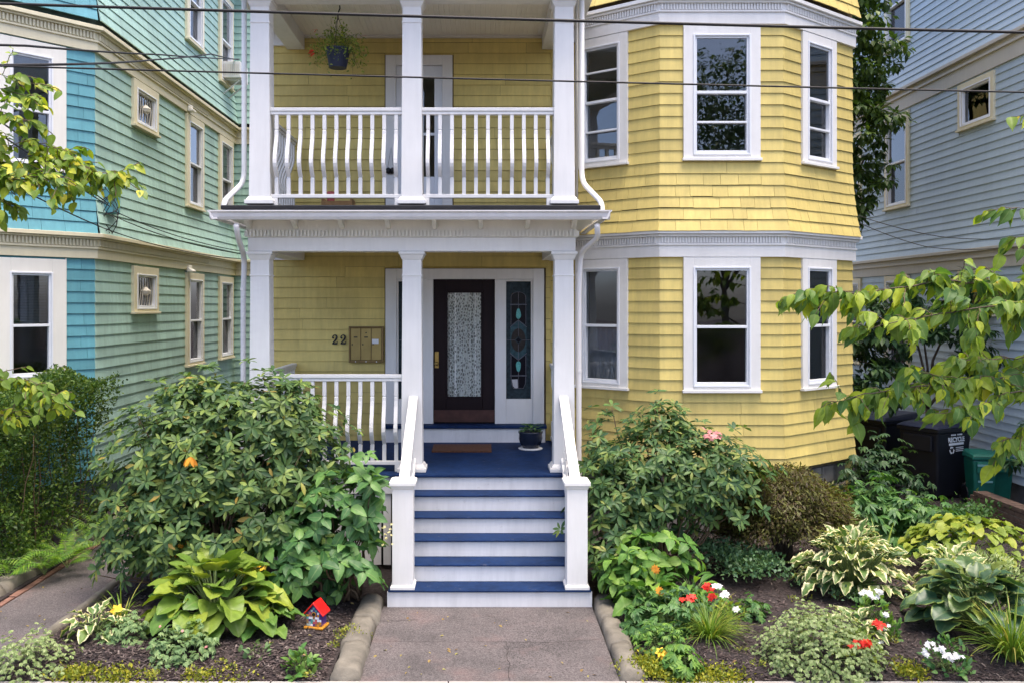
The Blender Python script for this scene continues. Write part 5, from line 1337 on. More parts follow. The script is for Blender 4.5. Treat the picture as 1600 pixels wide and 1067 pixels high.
for k, (x, y, Y, lab) in enumerate(((285, 862, 8.75, 'cluster of small orange daisies behind the chartreuse hosta'), (395, 893, 8.35, 'cluster of yellow-orange daisies right of the chartreuse hosta'))):
    c = at(x, y, Y); e = empty('daisies', (c.x, Y, .05), lab, 'flowers')
    pts = [(c.x+random.uniform(-.13,.13), c.y+random.uniform(-.1,.1), c.z+random.uniform(-.05,.10)) for i in range(26)] + ([tuple(at(383,918,8.1))] if k else [])
    blossoms(e, pts, .026, 8, G['orange'] if k == 0 else G['gold'], 'daisy', M['soil'], wd=.4)
    stems(e, (c.x, Y, .05), pts, .003, M['stalk'], 'stalks', .06, sep=False)
    n = 120; Pp = np.stack([c.x+rng.normal(0,.09,n), Y+rng.normal(0,.06,n), rng.uniform(.1, c.z, n)], 1); foliage(e, 'foliage', diamond(.3), G['mid'], Pp, rdir(n)+UP*.5, rdir(n)+UP, np.full(n,.05))
mound('seedling', 'small leafy green plant on bare mulch near the front edge of the left bed', at(468,1052,7.12), .13, .12, .17, 90, .075, G['hosta_g'], LT['ov'])
mound('seedling', 'sparse little weed in the open mulch of the left bed', at(395,1030,7.35), .15, .12, .12, 22, .06, G['gera'], LT['ov'])
mound('sedum', 'green-yellow sedum tuft spilling over the left walk kerb', at(550,1000,7.85), .17, .22, .11, 420, .024, G['sedum2'])
def strip(name, label, pts, w, n, m, L=.024, h=.07):
    e = empty(name, pts[0], label, 'ground cover'); t = rng.uniform(0, len(pts)-1.001, n); i = t.astype(int); f = t-i; A = np.array([tuple(p) for p in pts]); P = A[i]*(1-f)[:,None] + A[i+1]*f[:,None]
    P = P + np.stack([rng.normal(0,w*.5,n), rng.normal(0,w*.5,n), np.abs(rng.normal(0,h*.45,n))+.02*np.sin(P[:,0]*19)+.02], 1); foliage(e, 'foliage', diamond(.6), m, P, rdir(n)+UP*.8, rdir(n)+UP, L*rng.uniform(.6,1.3,n)); e.children[0]['kind'] = 'stuff'; return e
strip('yellow_sedum', 'yellow creeping sedum along the front edge of the left bed', [at(95,1062,7.1), at(170,1066,7.07), at(245,1070,7.07)], .13, 5600, G['sedum'], .03)
strip('yellow_sedum', 'small patch of yellow sedum at the bottom edge below the grey-green mounds', [at(295,1072,7.05), at(345,1070,7.05), at(420,1078,7.05)], .11, 3000, G['sedum'], .03)
for k, (x, y) in enumerate(((345,1037), (362,1045), (300,1050), (485,1057), (423,1012), (240,1058), (520, 1010))):
    mound('weed', ('tiny yellow-green weed on the left mulch, number %d from the path' % k) if False else 'tiny yellow-green weed scattered on the left mulch', at(x,y,1380*2.92/(y-478)), .04, .04, .04, 24, .03, G['sedum2'], group='tiny weeds on the left mulch', stalk=False)

# left hedge, ferns, climbing stems
def hedge(name, label, x0, x1, y0, y1, z0, z1, n, L, m):
    e = empty(name, ((x0+x1)/2, (y0+y1)/2, 0), label, 'hedge'); r = rng.uniform(0, 1, (n*2, 3)); face = rng.integers(0, 4, n*2)
    r[face == 0, 1] = rng.beta(1, 6, (face == 0).sum()); r[face == 1, 2] = 1-rng.beta(1, 7, (face == 1).sum()); r[face == 2, 0] = 1-rng.beta(1, 6, (face == 2).sum())
    P = np.array([x0,y0,z0]) + r*np.array([x1-x0, y1-y0, z1-z0]); lum = .10*np.sin(P[:,0]*5+P[:,2]*4)+.08*np.sin(P[:,1]*6-P[:,2]*7); P[:, 1] += lum; P[:, 0] += lum*.8; P[:, 2] += .10*np.sin(P[:,0]*6+P[:,1]*3)
    dens = rng.uniform(0, 1, len(P)) < .6+.4*np.clip(((P[:,2]-z0)/(z1-z0)-.5)*4, 0, 1); P = P[dens][:n]
    foliage(e, 'foliage', diamond(.55), m, P, rdir(len(P))+np.array([.2,-.4,.5]), rdir(len(P))+UP*.8, L*rng.uniform(.6,1.3,len(P)))
    for i in range(70):
        x, y = random.uniform(x0,x1), random.uniform(y0,y1); mb = MB(); mb.tube(curve((x,y,.02),(x+random.uniform(-.2,.2), y+random.uniform(-.2,.2), z1*random.uniform(.6,.95)),0,6,.03), [.010-.0011*j for j in range(7)], 5); put(mb, 'stem', M['twig'], e, smooth=True)
    return e
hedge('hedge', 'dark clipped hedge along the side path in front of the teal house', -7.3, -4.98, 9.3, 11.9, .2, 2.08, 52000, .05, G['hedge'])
FERN_L = ['fern at the left picture edge, second clump from the front kerb end', 'fern behind the stone edging directly above the bare stone', 'fern in the middle of the row along the side path', 'fern spilling towards the side path near its bend of bricks', 'fern low under the far end of the hedge', 'foremost fern hanging over the rough stone edging', 'fern in the lower left at the very picture edge', 'fern at the back of the row against the hedge stems', 'farthest fern of the row beside the rhododendron', 'fern with fronds hanging over the brick row']
for i, (x, y, Y) in enumerate(((20, 880, 9.6), (60, 872, 9.9), (95, 868, 10.0), (120, 850, 10.4), (150, 835, 10.8), (70, 895, 9.5), (10, 905, 9.3), (40, 850, 10.2), (165, 822, 11.2), (105, 880, 9.75))):
    c = at(x, y, Y); fern('fern', FERN_L[i], (c.x, Y, .08), 8, .46, 'ferns along the side path')

# ---------------------------------------------------------------- right bed
e, WP, WA = shrub('rhododendron', 'rhododendron below the bay windows right of the stairs', (1.95, 9.45, .05),
   [(1.95, 9.5, 1.05, .72, .55, .70, 190), (2.35, 9.5, 1.0, .6, .5, .62, 130), (1.45, 9.35, .85, .42, .45, .62, 100), (1.4, 9.1, .45, .36, .4, .42, 60), (2.0, 9.6, 1.6, .28, .28, .36, 40), (2.75, 9.5, 1.15, .36, .3, .35, 40), (1.35, 9.7, 1.3, .2, .25, .55, 26)],
   LT['rhodo'], LT['rhodo3'], G['rhodo2'], .112, 7, 50, 300, dens=1.4)
q = at(1110, 678, 9.0); blossoms(e, [(q.x+random.gauss(0,.05), q.y+random.gauss(0,.03), q.z+random.gauss(0,.03)) for i in range(12)], .035, 5, G['pink'])
# laceleaf maple
e = empty('laceleaf_maple', (3.45, 9.95, .05), 'low weeping brownish laceleaf maple under the bay', 'tree')
n = 26000; d = rdir(n*2); d = d[d[:,2] > -.3][:n]; Pm = np.array([3.42, 9.95, .62]) + d*np.array([.84,.62,.56])*(rng.uniform(.45,1.03,n)*(1+.13*np.sin(d[:,0]*9)*np.cos(d[:,2]*7+1)))[:,None]; Pm[:,2] = np.maximum(Pm[:,2], .12)
Pm[:,2] -= .12*(d[:,0]**2)
foliage(e, 'foliage', diamond(.28), G['maple'], Pm, d*np.array([1,1,.1]) + np.array([0,-.2,-.22]) + rdir(n)*.75, d+UP*.5, rng.uniform(.035,.08,n))
for i in range(12):
    a = i*.52+.2; mb = MB(); mb.tube(curve((3.45,10.0,.05), (3.42+.55*math.cos(a), 9.95+.42*math.sin(a), .75+.2*math.sin(i*1.7)), .45, 7, .04), [.024-.0025*j for j in range(8)], 6); put(mb, 'branch', M['bark'], e, smooth=True)
# hostas right
hosta('hosta', 'large cream-edged variegated hosta in the middle of the right bed', (3.80, 9.0, .05), .74, .60, 150, .20, LT['hostav3'], G['hosta_v'])
hosta('hosta', 'smaller cream-edged hosta behind the blue-green hosta on the right', (4.68, 8.75, .05), .38, .50, 44, .20, LT['hostav3'], G['hosta_v'])
hosta('hosta', 'large blue-green hosta at the right edge of the right bed', (4.45, 7.95, .05), .72, .54, 96, .235, LT['hosta3'], G['hosta_b'])
hosta('hosta', 'small cream-edged hosta among red and white flowers', (at(1340,990,7.72).x, 7.72, .05), .30, .20, 18, .21, LT['hostav3'], G['hosta_v'])
# lime heart leaves
e = empty('lime_plant', (5.35, 9.6, .05), 'spreading lime-green heart-leaved plant near the low brick wall', 'plant')
n = 210; a = rng.uniform(0,6.28,n); rr = np.sqrt(rng.uniform(0,1,n)); Pl = np.stack([5.35+.75*rr*np.cos(a), 9.6+.5*rr*np.sin(a), .34+.30*(1-rr**2)+rng.normal(0,.03,n)], 1)
foliage(e, 'foliage', LT['heart3'][0], G['lime'], Pl, np.stack([np.cos(a)*.8, np.sin(a)*.8-.3, rng.uniform(-.35,.2,n)], 1), np.tile(UP,(n,1))+rdir(n)*.3, rng.uniform(.09,.16,n), n, LT['heart3'])
stems(e, (5.35,9.6,.05), [tuple(p) for p in Pl[:60]], .006, M['stalk'], 'stalks', .35, sep=False)
# peonies and dark bush by the house corner
for (x, Y, z, rx, ry, h, n, L, mm, lab) in ((4.75, 10.7, .1, .62, .5, .78, 430, .15, 'peony', 'bushy green peony in front of the house corner'), (5.35, 10.5, .1, .42, .4, .62, 260, .14, 'peony', 'smaller green peony right of the bushy one'), (5.3, 11.7, .2, .62, .4, 1.05, 330, .14, 'dusk', 'dark leafy shrub between the bay corner and the carts'), (4.35, 10.35, .1, .3, .3, .45, 130, .12, 'mid', 'light green clump between the maple and the peonies')):
    palm_mound('peony' if mm == 'peony' else 'leafy_shrub', lab, (x, Y, z), rx, ry, h, n, L, G[mm], wd=.36)
grass('iris_leaves', 'pale sword-shaped leaves behind the variegated hosta', at(1375,832,9.75)-Vector((0,0,.45)), 16, .62, .03, G['grass'], .10, (.0,.5))
mound('feathery_plant', 'pale feathery grey-green plant behind the blue-green hosta', (5.1, 8.9, .05), .42, .36, .42, 1500, .055, G['sage'], leaf_t(2, prof_lance, .3, .1, .2))
# front mound, grasses, flowers
palm_mound('silver_mound', 'big rounded grey-green mound at the bottom of the right bed', (at(1283,1067,7.2).x, 7.25, .03), .48, .42, .46, 2000, .036, G['sage'])
grass('ornamental_grass', 'arching tuft of grass near the walk in the right bed', (at(1108,1000,7.75).x, 7.75, .04), 260, .48, .009, G['grass'], .07, (.15,1.35))
grass('ornamental_grass', 'tall tuft of grass in the bottom right corner', (at(1588,1050,7.25).x, 7.3, .04), 260, .60, .012, G['grass'], .07, (.05,1.0))
def flowerplant(name, label, c, rx, h, nl, m, heads, r, pm, k=5):
    e = mound(name, label, c, rx, rx, h, nl, .06, m, LT['ov'], cat='flowers'); pts = []
    for (x, y, Y, n, sp) in heads:
        q = at(x, y, Y); pts += [(q.x+random.gauss(0,sp), q.y+random.gauss(0,sp*.6), q.z+random.gauss(0,sp*.6)) for _ in range(n)]
    blossoms(e, pts, r, k, pm); return e
flowerplant('impatiens', 'red flowers on a green plant above the arching grass tuft', (at(1085,955,8.25).x, 8.3, .04), .26, .26, 170, G['mid'], [(1075,934,7.95,9,.026), (1108,917,7.95,6,.02), (1113,931,7.95,6,.02)], .034, G['red'])
flowerplant('impatiens', 'white flowers right beside the red ones above the grass tuft', (at(1135,955,8.2).x, 8.2, .04), .14, .2, 80, G['lime'], [(1121,915,7.9,6,.016), (1132,927,7.9,6,.016), (1148,950,7.9,3,.014)], .032, G['white'])
flowerplant('phlox', 'white phlox with green leaves behind the small red-flowered group', (at(1365,960,8.2).x, 8.2, .04), .18, .22, 120, G['mid'], [(1353,925,8.1,7,.02), (1375,924,8.1,8,.02), (1362,931,8.1,5,.02)], .03, G['white'])
flowerplant('phlox', 'white flower spray rising beside the small cream-edged hosta', (at(1388,985,7.75).x, 7.8, .04), .13, .18, 70, G['mid'], [(1383,960,7.6,6,.012), (1382,978,7.6,8,.02), (1376,1003,7.5,5,.016), (1375,1018,7.5,2,.01)], .022, G['white'])
flowerplant('impatiens', 'red flowers between the grey-green mound and the small hosta', (at(1345,1030,7.3).x, 7.35, .04), .2, .2, 130, G['lime'], [(1370,976,7.3,8,.02), (1341,1006,6.99,9,.024), (1356,1004,6.99,7,.018)], .034, G['red'])
flowerplant('phlox', 'white flower clump with dark leaves near the bottom right', (at(1478,1060,7.15).x, 7.15, .04), .2, .22, 130, G['peony'], [(1453,1007,7.0,6,.016), (1446,1020,7.0,5,.014), (1480,1025,7.0,10,.022), (1497,1024,7.0,9,.02), (1468,1013,7.05,5,.016)], .024, G['white'])
# green mass by the kerb
e, WP, WA = shrub('hydrangea', 'leafy green hydrangea at the foot of the right rhododendron', (1.75, 8.75, .05), [(1.75, 8.75, .38, .38, .3, .36, 36), (1.45, 8.6, .3, .22, .25, .24, 18)], LT['ov'], LT['ov3'], G['mid'], .16, 5, 14, 300, elev=(-.1,.5), jitter=.04)
hosta('hosta', 'narrow green hosta beside the right newel post', (1.62, 8.35, .05), .40, .32, 36, .24, LT['hostav3'], G['mid'])
hosta('hosta', 'light green strap-leaved clump right of the green hosta', (2.05, 8.55, .05), .36, .3, 34, .24, [leaf_t(8, prof_lance, .3, .4, .5, .1), leaf_t(8, prof_lance, .28, .3, .8, .1)], G['mid'])
palm_mound('leafy_plant', 'mid-green lobed plant spilling over the right kerb', (1.62, 7.95, .05), .34, .3, .36, 190, .10, G['hyd'])
palm_mound('leafy_plant', 'dark grey-green leafy plant below the orange flower', (1.85, 8.1, .05), .26, .24, .34, 110, .10, G['vinca'])
palm_mound('cranesbill', 'ferny bright green plant at the kerb left of the grass tuft', (1.55, 7.55, .05), .25, .22, .22, 150, .06, G['mid'], wd=.3)
palm_mound('cranesbill', 'green leafy plant at the bottom edge among the yellow sedum', (at(1065,1052,7.05).x, 7.1, .04), .18, .16, .2, 70, .10, G['mid'])
palm_mound('cranesbill', 'small dark green plant alone on the mulch right of the grass tuft', (at(1172,965,8.3).x, 8.3, .05), .20, .18, .20, 90, .075, G['peony'])
for (x, y, Y, lab) in ((1023, 888, 8.3, 'orange-red zinnia rising from the green hosta'), (1030, 922, 8.0, 'small rusty orange flower above the lobed plant')):
    e = empty('zinnia', at(x, y, Y), lab, 'flower'); blossoms(e, [at(x, y, Y), at(x+2, y+2, Y)], .04, 9, G['orange'], 'petals', wd=.45, faceup=1)
    mb = MB(); mb.tube(curve((gx(x,Y)+.02, Y+.03, .05), at(x, y, Y+.01), 0, 5, .005), .004, 5); put(mb, 'stalk', M['stalk'], e)
e = empty('yellow_flower', at(1032,1018,7.15), 'yellow-orange flower just above the sedum by the right kerb', 'flower'); blossoms(e, [at(1032,1018,7.15), at(1036,1022,7.15)], .05, 6, G['gold'], 'petals', faceup=1); mb = MB(); mb.tube(curve((gx(1032,7.2), 7.2, .04), at(1032,1019,7.16), 0, 5, .005), .004, 5); put(mb, 'stalk', M['stalk'], e)
strip('yellow_sedum', 'yellow creeping sedum at the bottom edge beside the right kerb', [at(992,1045,7.2), at(1030,1055,7.1), at(1060,1068,7.05), at(1120,1060,7.1), at(1145,1068,7.05)], .16, 6500, G['sedum'], .03)
strip('yellow_sedum', 'patch of yellow sedum at the bottom edge left of the white flower clump', [at(1412,1064,7.08), at(1440,1060,7.1)], .10, 1400, G['sedum'], .03)
strip('periwinkle', 'low bluish periwinkle spreading under the maple', [at(1085,862,9.6), at(1130,868,9.5), at(1190,882,9.3), at(1150,900,9.1)], .32, 2400, G['vinca'], .05, .12)
strip('periwinkle', 'bluish ground cover below the variegated hosta', [at(1230,905,9.2), at(1330,935,8.6), at(1400,930,8.7)], .16, 700, G['vinca'], .04, .06)
strip('feather_moss', 'thin pale ground cover in front of the dark carts', [at(1480,820,11.5), at(1530,800,11.8)], .3, 700, G['peony'], .06, .15)
for k, (x, y) in enumerate(((1240,938), (1260,935), (1310,935), (1245,975), (1265,972), (1405,1035), (1395,1003), (1425,1040), (1160,1020), (1185,1040), (1140, 985))):
    mound('weed', 'tiny yellow-green weed scattered on the right mulch', at(x,y,1380*2.92/(y-478)), .05, .05, .045, 30, .028, G['sedum2'], group='tiny weeds on the right mulch', stalk=False)

# ---------------------------------------------------------------- potted plants
pz = 1.105; px_ = gx(829, 11.55)
pot = empty('potted_plant', (px_, 11.55, pz), 'dark glazed pot with small leafy plant on the porch beside the door', 'potted plant')
mb = MB(); mb.lathe((px_, 11.55, pz), [(.14,0),(.155,.0),(.16,.012),(.15,.018)], 22); put(mb, 'saucer', M['white'], pot, smooth=True)
mb = MB(); mb.lathe((px_, 11.55, pz+.018), [(.10,0),(.135,.05),(.155,.12),(.15,.18),(.16,.195),(.16,.215),(.142,.215),(.135,.17)], 24); put(mb, 'pot', M['pot'], pot, smooth=True)
mb = MB(); mb.lathe((px_, 11.55, pz+.19), [(.02,.004),(.138,0)], 16); put(mb, 'soil', M['soil'], pot)
n = 60; a = rng.uniform(0,6.28,n); rr = rng.uniform(0,.12,n); foliage(pot, 'foliage', LT['ov'], G['peony'], np.stack([px_+rr*np.cos(a), 11.55+rr*np.sin(a), pz+.22+rng.uniform(0,.10,n)],1), np.stack([np.cos(a),np.sin(a),rng.uniform(.1,.9,n)],1), np.tile(UP,(n,1)), rng.uniform(.05,.085,n), n, LT['ov3'])
hb_c = at(528, 107, 10.95); bx_, by_, bz_ = hb_c.x, 10.95, hb_c.z
hbk = empty('hanging_basket', (bx_, by_, bz_), 'hanging basket of trailing green plants with red flowers under the balcony ceiling', 'hanging basket')
mb = MB(); mb.lathe((bx_, by_, bz_), [(.105,0),(.108,.02),(.112,.022),(.148,.205),(.158,.21),(.158,.235),(.148,.235),(.14,.19)], 28); put(mb, 'basket', M['basket'], hbk, smooth=False)
mb = MB(); mb.lathe((bx_, by_, bz_+.2), [(.02,.01),(.14,0)], 16); put(mb, 'soil', M['soil'], hbk)
for k in range(3):
    a = k*2.094+.4; mb = MB(); mb.tube([(bx_+.15*math.cos(a), by_+.15*math.sin(a), bz_+.23), (bx_, by_, bz_+.64)], .0035, 5); put(mb, 'hanger_wire', M['iron'], hbk)
mb = MB(); mb.tube([(bx_,by_,bz_+.60),(bx_,by_,bz_+.68),(bx_+.025,by_,bz_+.74),(bx_+.02,by_,bz_+.79),(bx_-.01,by_,bz_+.80),(bx_-.03,by_,bz_+.785)], .009, 7); put(mb, 'hook', M['iron'], hbk, smooth=True)
mb = MB(); mb.tube([(bx_-.01,by_,6.69),(bx_-.01,by_,bz_+.80)], .006, 6); put(mb, 'eye_screw', M['iron'], hbk)
n = 1000; a = rng.uniform(0,6.28,n); rr = rng.uniform(.05,.36,n); zz = .27 + .16*rng.normal(0,.6,n) - .9*np.maximum(rr-.2,0) + .12*np.exp(-(rr/.12)**2)
foliage(hbk, 'foliage', diamond(.45), leafmat('basket_leaf', [(0,(.10,.18,.04)),(.6,(.2,.3,.06)),(1,(.36,.42,.1))], transl=.3), np.stack([bx_+rr*np.cos(a)*1.05, by_+rr*np.sin(a)*.8, bz_+zz],1), rdir(n)+UP*.4, rdir(n)+UP, rng.uniform(.022,.06,n))
mb = MB()
for i in range(26):
    a0 = random.uniform(0,6.28); r1 = random.uniform(.2,.36); mb.tube(curve((bx_+.06*math.cos(a0), by_+.06*math.sin(a0), bz_+.2), (bx_+r1*math.cos(a0), by_+r1*.8*math.sin(a0), bz_+random.uniform(.0,.42)), .25, 6, .015), .0025, 4)
put(mb, 'trailing_stems', M['stalk'], hbk, kind='stuff')
blossoms(hbk, [at(491,47,10.85), at(568,57,10.85), at(485,83,10.8), at(488,86,10.8), at(493,49,10.86), at(487,80,10.8)], .04, 5, G['red'])

# ---------------------------------------------------------------- trees
def leafy_branch(e, path, r0, leafstep, L, hang, side, twigs, Pl, twl=.18, m='bark', zjit=.3, leaf_on=.15):
    """branch tube plus leaf sites along it and along side twigs"""
    Q = [Vector(p) for p in path]; pts = []
    for a, b in zip(Q, Q[1:]):
        n = max(2, int((b-a).length/.06))
        for i in range(n): pts.append(a.lerp(b, i/n) + Vector((random.uniform(-.006,.006),)*3))
    pts.append(Q[-1]); N = len(pts)
    mb = MB(); mb.tube(pts, [max(.0025, r0*(1-.85*i/(N-1))) for i in range(N)], 6); put(mb, 'branch', M[m], e, smooth=True)
    def site(p, d, s=1.0):
        sd_ = Vector((random.gauss(0,1), random.gauss(0,1), random.gauss(0,1)*zjit)); dd = (d*.5 + sd_.normalized()*side + Vector((0,0,-hang))).normalized()
        u = Vector((random.gauss(0,.35), -.5+random.gauss(0,.35), .8)); Pl.append((p, dd, u, L*random.uniform(.45,1.2)*s))
    acc = 0
    for i in range(1, N):
        d = (pts[i]-pts[i-1]); acc += d.length
        if i/N < leaf_on: continue
        if acc > leafstep: acc = 0; site(pts[i], d.normalized())
    for t in range(twigs):
        i = random.randint(int(N*leaf_on), N-2); d = (pts[i+1]-pts[i]).normalized(); sd_ = Vector((random.gauss(0,.8), random.gauss(0,.8), random.gauss(-.1,.5)))
        end = pts[i] + (d*.7+sd_.normalized()*.8).normalized()*twl*random.uniform(.5,1.3); c = curve(pts[i], end, .04, 5, .008)
        mb = MB(); mb.tube(c, .003, 4); put(mb, 'twig', M['twig'], e, smooth=True)
        for k in range(1, 6):
            site(c[k], (c[k]-c[k-1]).normalized(), .9)
            if random.random() < .5: site(c[k], (c[k]-c[k-1]).normalized(), .8)
def finish_leaves(e, Pl, objt, m):
    def near_lettering(p): x = VX+FPX*p.x/p.y; y = VY-FPX*(p.z-EYE)/p.y; return 1462 < x < 1516 and 648 < y < 718
    Pl = [a for a in Pl if not near_lettering(a[0])]
    P = [tuple(a[0]) for a in Pl]; foliage(e, 'foliage', objt[0], m, P, [tuple(a[1]) for a in Pl], [tuple(a[2]) for a in Pl], [a[3] for a in Pl], 300, objt)
# right foreground tree
YR = 6.6
ct = empty('small_tree', (5.15, 6.7, 0), 'tree with large drooping leaves whose branches reach in from the right', 'tree'); Pl = []
mb = MB(); mb.tube([(5.15,6.7,-.05),(5.13,6.7,.6),(5.17,6.68,1.4),(5.10,6.66,2.2),(5.18,6.62,3.2),(5.15,6.6,4.4)], [.085,.075,.068,.06,.05,.03], 10); put(mb, 'trunk', M['bark'], ct, smooth=True)
base = Vector((5.12, 6.66, 2.35))
for path, tw, r in (
   ([base, at(1640,500,YR), at(1560,448,YR-.1), at(1480,438,YR-.2), at(1390,452,YR-.2), at(1300,462,YR-.2), at(1240,460,YR-.2)], 26, .016),
   ([base, at(1640,470,YR-.3), at(1560,478,YR-.4), at(1470,490,YR-.4), at(1390,505,YR-.4), at(1340,520,YR-.4)], 20, .013),
   ([base, at(1650,590,YR), at(1570,590,YR-.1), at(1500,600,YR-.2), at(1420,605,YR-.2), at(1350,615,YR-.2), at(1292,632,YR-.2)], 24, .015),
   ([base, at(1650,610,YR-.3), at(1580,612,YR-.3), at(1520,640,YR-.3), at(1462,645,YR-.35)], 9, .011),
   ([base, at(1640,540,YR+.2), at(1590,560,YR+.2), at(1530,560,YR+.2), at(1470,570,YR+.2)], 14, .011),
   ([base, at(1650,640,YR-.1), at(1600,680,YR-.1), at(1560,690,YR-.2)], 9, .010),
   ([Vector((5.16,6.63,2.9)), at(1640,440,YR-.1), at(1590,452,YR-.2), at(1540,470,YR-.2)], 10, .010),
   ([Vector((5.17,6.62,3.3)), at(1640,330,YR), at(1590,325,YR), at(1568,330,YR)], 1, .008),
   ([Vector((5.17,6.62,3.2)), at(1650,380,YR), at(1600,370,YR), at(1575,372,YR)], 2, .008),
   ([Vector((5.16,6.61,3.9)), at(1650,195,YR), at(1600,182,YR), at(1580,183,YR)], 1, .008)):
    leafy_branch(ct, path, r, .030, .165, .75, .6, int(tw*1.9), Pl, .19, leaf_on=.34)
finish_leaves(ct, Pl, LT['cherry3'], G['cherry'])
# left foreground tree
YL = 6.3
lt = empty('small_tree', (-4.3, 6.4, 0), 'small tree with rounded yellow-green leaves reaching in from the left', 'tree'); Pl = []
mb = MB(); mb.tube([(-4.3,6.4,-.05),(-4.28,6.4,.9),(-4.34,6.38,2.0),(-4.25,6.36,3.2),(-4.3,6.3,4.6)], [.08,.07,.06,.05,.025], 10); put(mb, 'trunk', M['bark'], lt, smooth=True)
b1 = Vector((-4.28,6.37,3.3)); b2 = Vector((-4.3,6.38,2.2))
for path, tw, r in (
   ([b1, at(-60,150,YL), at(0,140,YL), at(45,150,YL), at(72,165,YL)], 9, .010), ([b1, at(-60,110,YL), at(-10,115,YL), at(30,125,YL), at(70,135,YL)], 7, .008), ([b1, at(-60,225,YL), at(0,235,YL), at(60,225,YL), at(120,240,YL)], 12, .009), ([b1, at(-50,170,YL-.1), at(0,175,YL-.1), at(35,185,YL-.1), at(45,192,YL-.1)], 6, .009),
   ([b1, at(-60,250,YL), at(20,262,YL), at(80,250,YL), at(140,262,YL), at(190,285,YL)], 24, .012), ([b1, at(-60,280,YL-.2), at(10,285,YL-.2), at(70,275,YL-.2), at(110,290,YL-.2)], 20, .010), ([b1, at(-50,300,YL), at(0,310,YL), at(20,325,YL)], 5, .007),
   ([b2, at(-60,600,YL), at(-10,590,YL), at(40,600,YL), at(85,630,YL)], 16, .010), ([b2, at(-50,640,YL), at(0,650,YL), at(50,650,YL)], 10, .008)):
    leafy_branch(lt, path, r, .028, .10, .55, .8, int(tw*2.8), Pl, .19, leaf_on=.34)
finish_leaves(lt, Pl, LT['dog3'], G['dog'])
# background tree between the houses
def bgtree(name, label, base, h0, blobs, L, n, m, trunk_r=.12, group=None, tm=None):
    e = empty(name, base, label, 'tree', group); b = Vector(base)
    mb = MB(); mb.tube([b, b+Vector((.03,0,h0*.5)), b+Vector((-.02,.03,h0))], [trunk_r, trunk_r*.8, trunk_r*.6], 9); put(mb, 'trunk', M['bark'], e, smooth=True)
    P, D, U = [], [], []; tot = sum(q[3]*q[4]*q[5] for q in blobs)
    for (cx, cy, cz, rx, ry, rz) in blobs:
        k = int(n*rx*ry*rz/tot); d = rdir(k); cl = rdir(max(5, k//28)); idx = rng.integers(0, len(cl), k); rr = rng.uniform(.25, 1.0, len(cl))**.6
        P.append(np.array([cx,cy,cz]) + (cl[idx]*rr[idx][:,None])*np.array([rx,ry,rz]) + d*min(rx,ry,rz)*.24*rng.uniform(.1,1,k)[:,None]*np.array([1.3,1.3,.6])); D.append(d*.8+np.array([0,0,-.35])); U.append(d*.4+UP)
        mb = MB(); mb.tube(curve(b+Vector((0,0,h0*.8)), (cx,cy,cz), .3, 6, .05), [trunk_r*.5*(1-.12*i) for i in range(7)], 6); put(mb, 'branch', M['bark'], e, smooth=True)
    P = np.concatenate(P); foliage(e, 'crown', tm or leaf_t(2, prof_ovate, .55, .2, .3), m, P, np.concatenate(D), np.concatenate(U), L*rng.uniform(.6,1.2,len(P))); return e
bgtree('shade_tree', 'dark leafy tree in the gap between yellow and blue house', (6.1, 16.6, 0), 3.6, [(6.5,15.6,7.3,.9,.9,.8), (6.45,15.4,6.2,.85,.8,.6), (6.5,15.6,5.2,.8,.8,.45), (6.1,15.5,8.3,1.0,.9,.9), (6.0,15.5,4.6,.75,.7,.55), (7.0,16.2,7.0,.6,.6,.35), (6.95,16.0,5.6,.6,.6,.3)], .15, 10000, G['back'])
bgtree('tall_shrub', 'tall leafy shrub against the blue house wall above the carts', (7.1, 14.0, 0), 1.7, [(7.25,13.6,3.15,.62,.5,.42), (6.85,13.6,2.75,.7,.5,.42), (6.3,13.8,2.5,.55,.5,.45), (7.5,13.3,2.3,.5,.5,.45), (6.0,14.0,2.1,.6,.5,.5), (6.5,13.5,3.0,.6,.5,.4), (6.1,13.2,1.7,.5,.4,.4)], .16, 4200, G['dusk'], .05)
bgtree('climbing_shrub', 'dark round-leaved shrub at the right edge beside the green bins', (7.75, 12.1, 0), .5, [(7.6,12.0,1.1,.45,.4,.55), (7.7,11.8,.7,.4,.35,.4)], .16, 420, G['dusk'], .03)
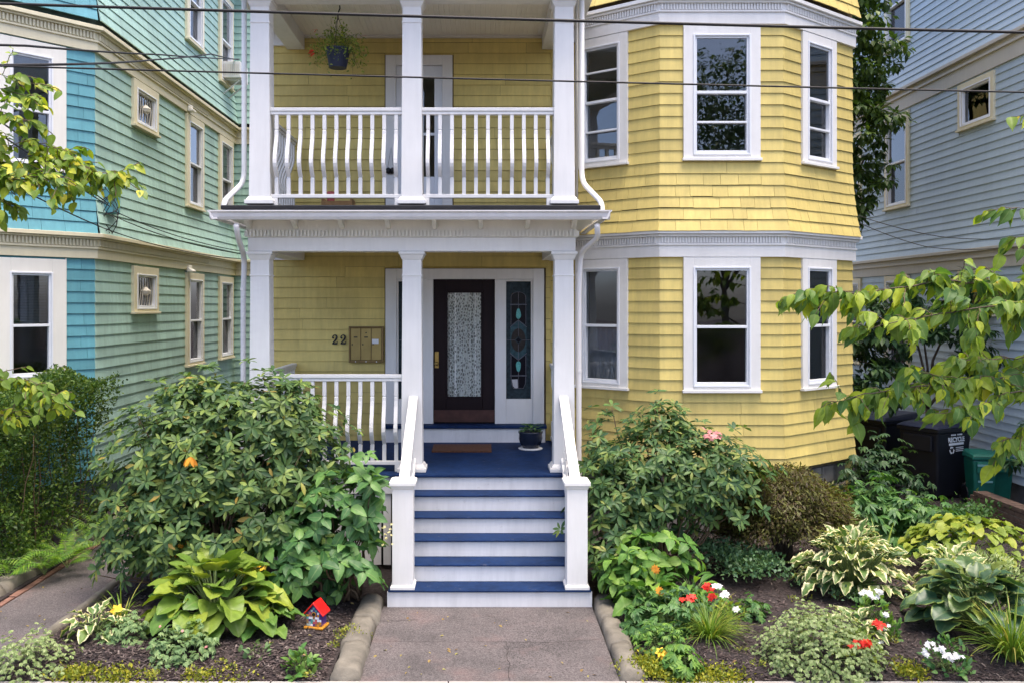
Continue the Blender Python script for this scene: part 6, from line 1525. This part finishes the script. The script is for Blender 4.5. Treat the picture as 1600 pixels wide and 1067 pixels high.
# street trees and lawn on the far side of the road (seen mirrored in the windows)
mb = MB(); mb.box(-40, 40, -40, -3.6, -.2, -.04); struct(mb, 'far_lawn', leafmat('lawn', [(0,(.05,.12,.03)),(1,(.09,.17,.04))], transl=0))
for i, (x, y, h, r) in enumerate(((9.0, -10, 4.4, 4.2), (17, -12, 4, 4.2))):
    bgtree('street_tree', ('street tree across the road, mirrored in the bay windows', 'farther street tree across the road to the right')[i], (x, y, 0), h, [(x,y,h+3.0,r,r,2.8), (x+.8,y+.6,h+6.2,r*.75,r*.7,2.4), (x-1.4,y,h+1.4,r*.7,r*.7,1.4), (x+1.5,y-.5,h+.9,r*.7,r*.7,1.3)], .21, 16000, G['back'], .2, 'street trees across the road', diamond(.6))

# fallen leaves on the walk, the path and the mulch
n = 150; X = rng.uniform(-3.8, 7, n); Y = rng.uniform(7.0, 9.4, n); sel = rng.uniform(0,1,n) < .25; X[sel] = rng.uniform(-.9, 1.05, sel.sum()); Z = np.where((X > -1.0) & (X < 1.15), .016, .085)
sel = rng.uniform(0,1,n) < .12; X[sel] = rng.uniform(-4.7,-3.95, sel.sum()); Z[sel] = .012
keep = ~((X > -.95) & (X < 1.1) & (Y > 8.65)) & ~((X > -1.26) & (X < -.93)) & ~((X > 1.08) & (X < 1.36)); X, Y, Z = X[keep], Y[keep], Z[keep]; n = len(X)
a = rng.uniform(0, 6.28, n)
Vv, Ff, Aa = inst(leaf_t(3, prof_ovate, .5, .35, .3), np.stack([X,Y,Z],1), basis(np.stack([np.cos(a),np.sin(a),rng.normal(0,.1,n)],1), np.tile(UP,(n,1))+rdir(n)*.25), rng.uniform(.02,.05,n))
me = np_mesh('fallen_leaves', Vv, Ff, Aa); me.materials.append(leafmat('dry_leaf', [(0,(.16,.09,.04)),(.5,(.28,.2,.07)),(1,(.3,.3,.08))], rough=.7, transl=.15, boost=False)); o = bpy.data.objects.new('fallen_leaves', me); link(o); tag(o, 'small dry fallen leaves scattered on the walk and mulch', 'leaves', kind='stuff')
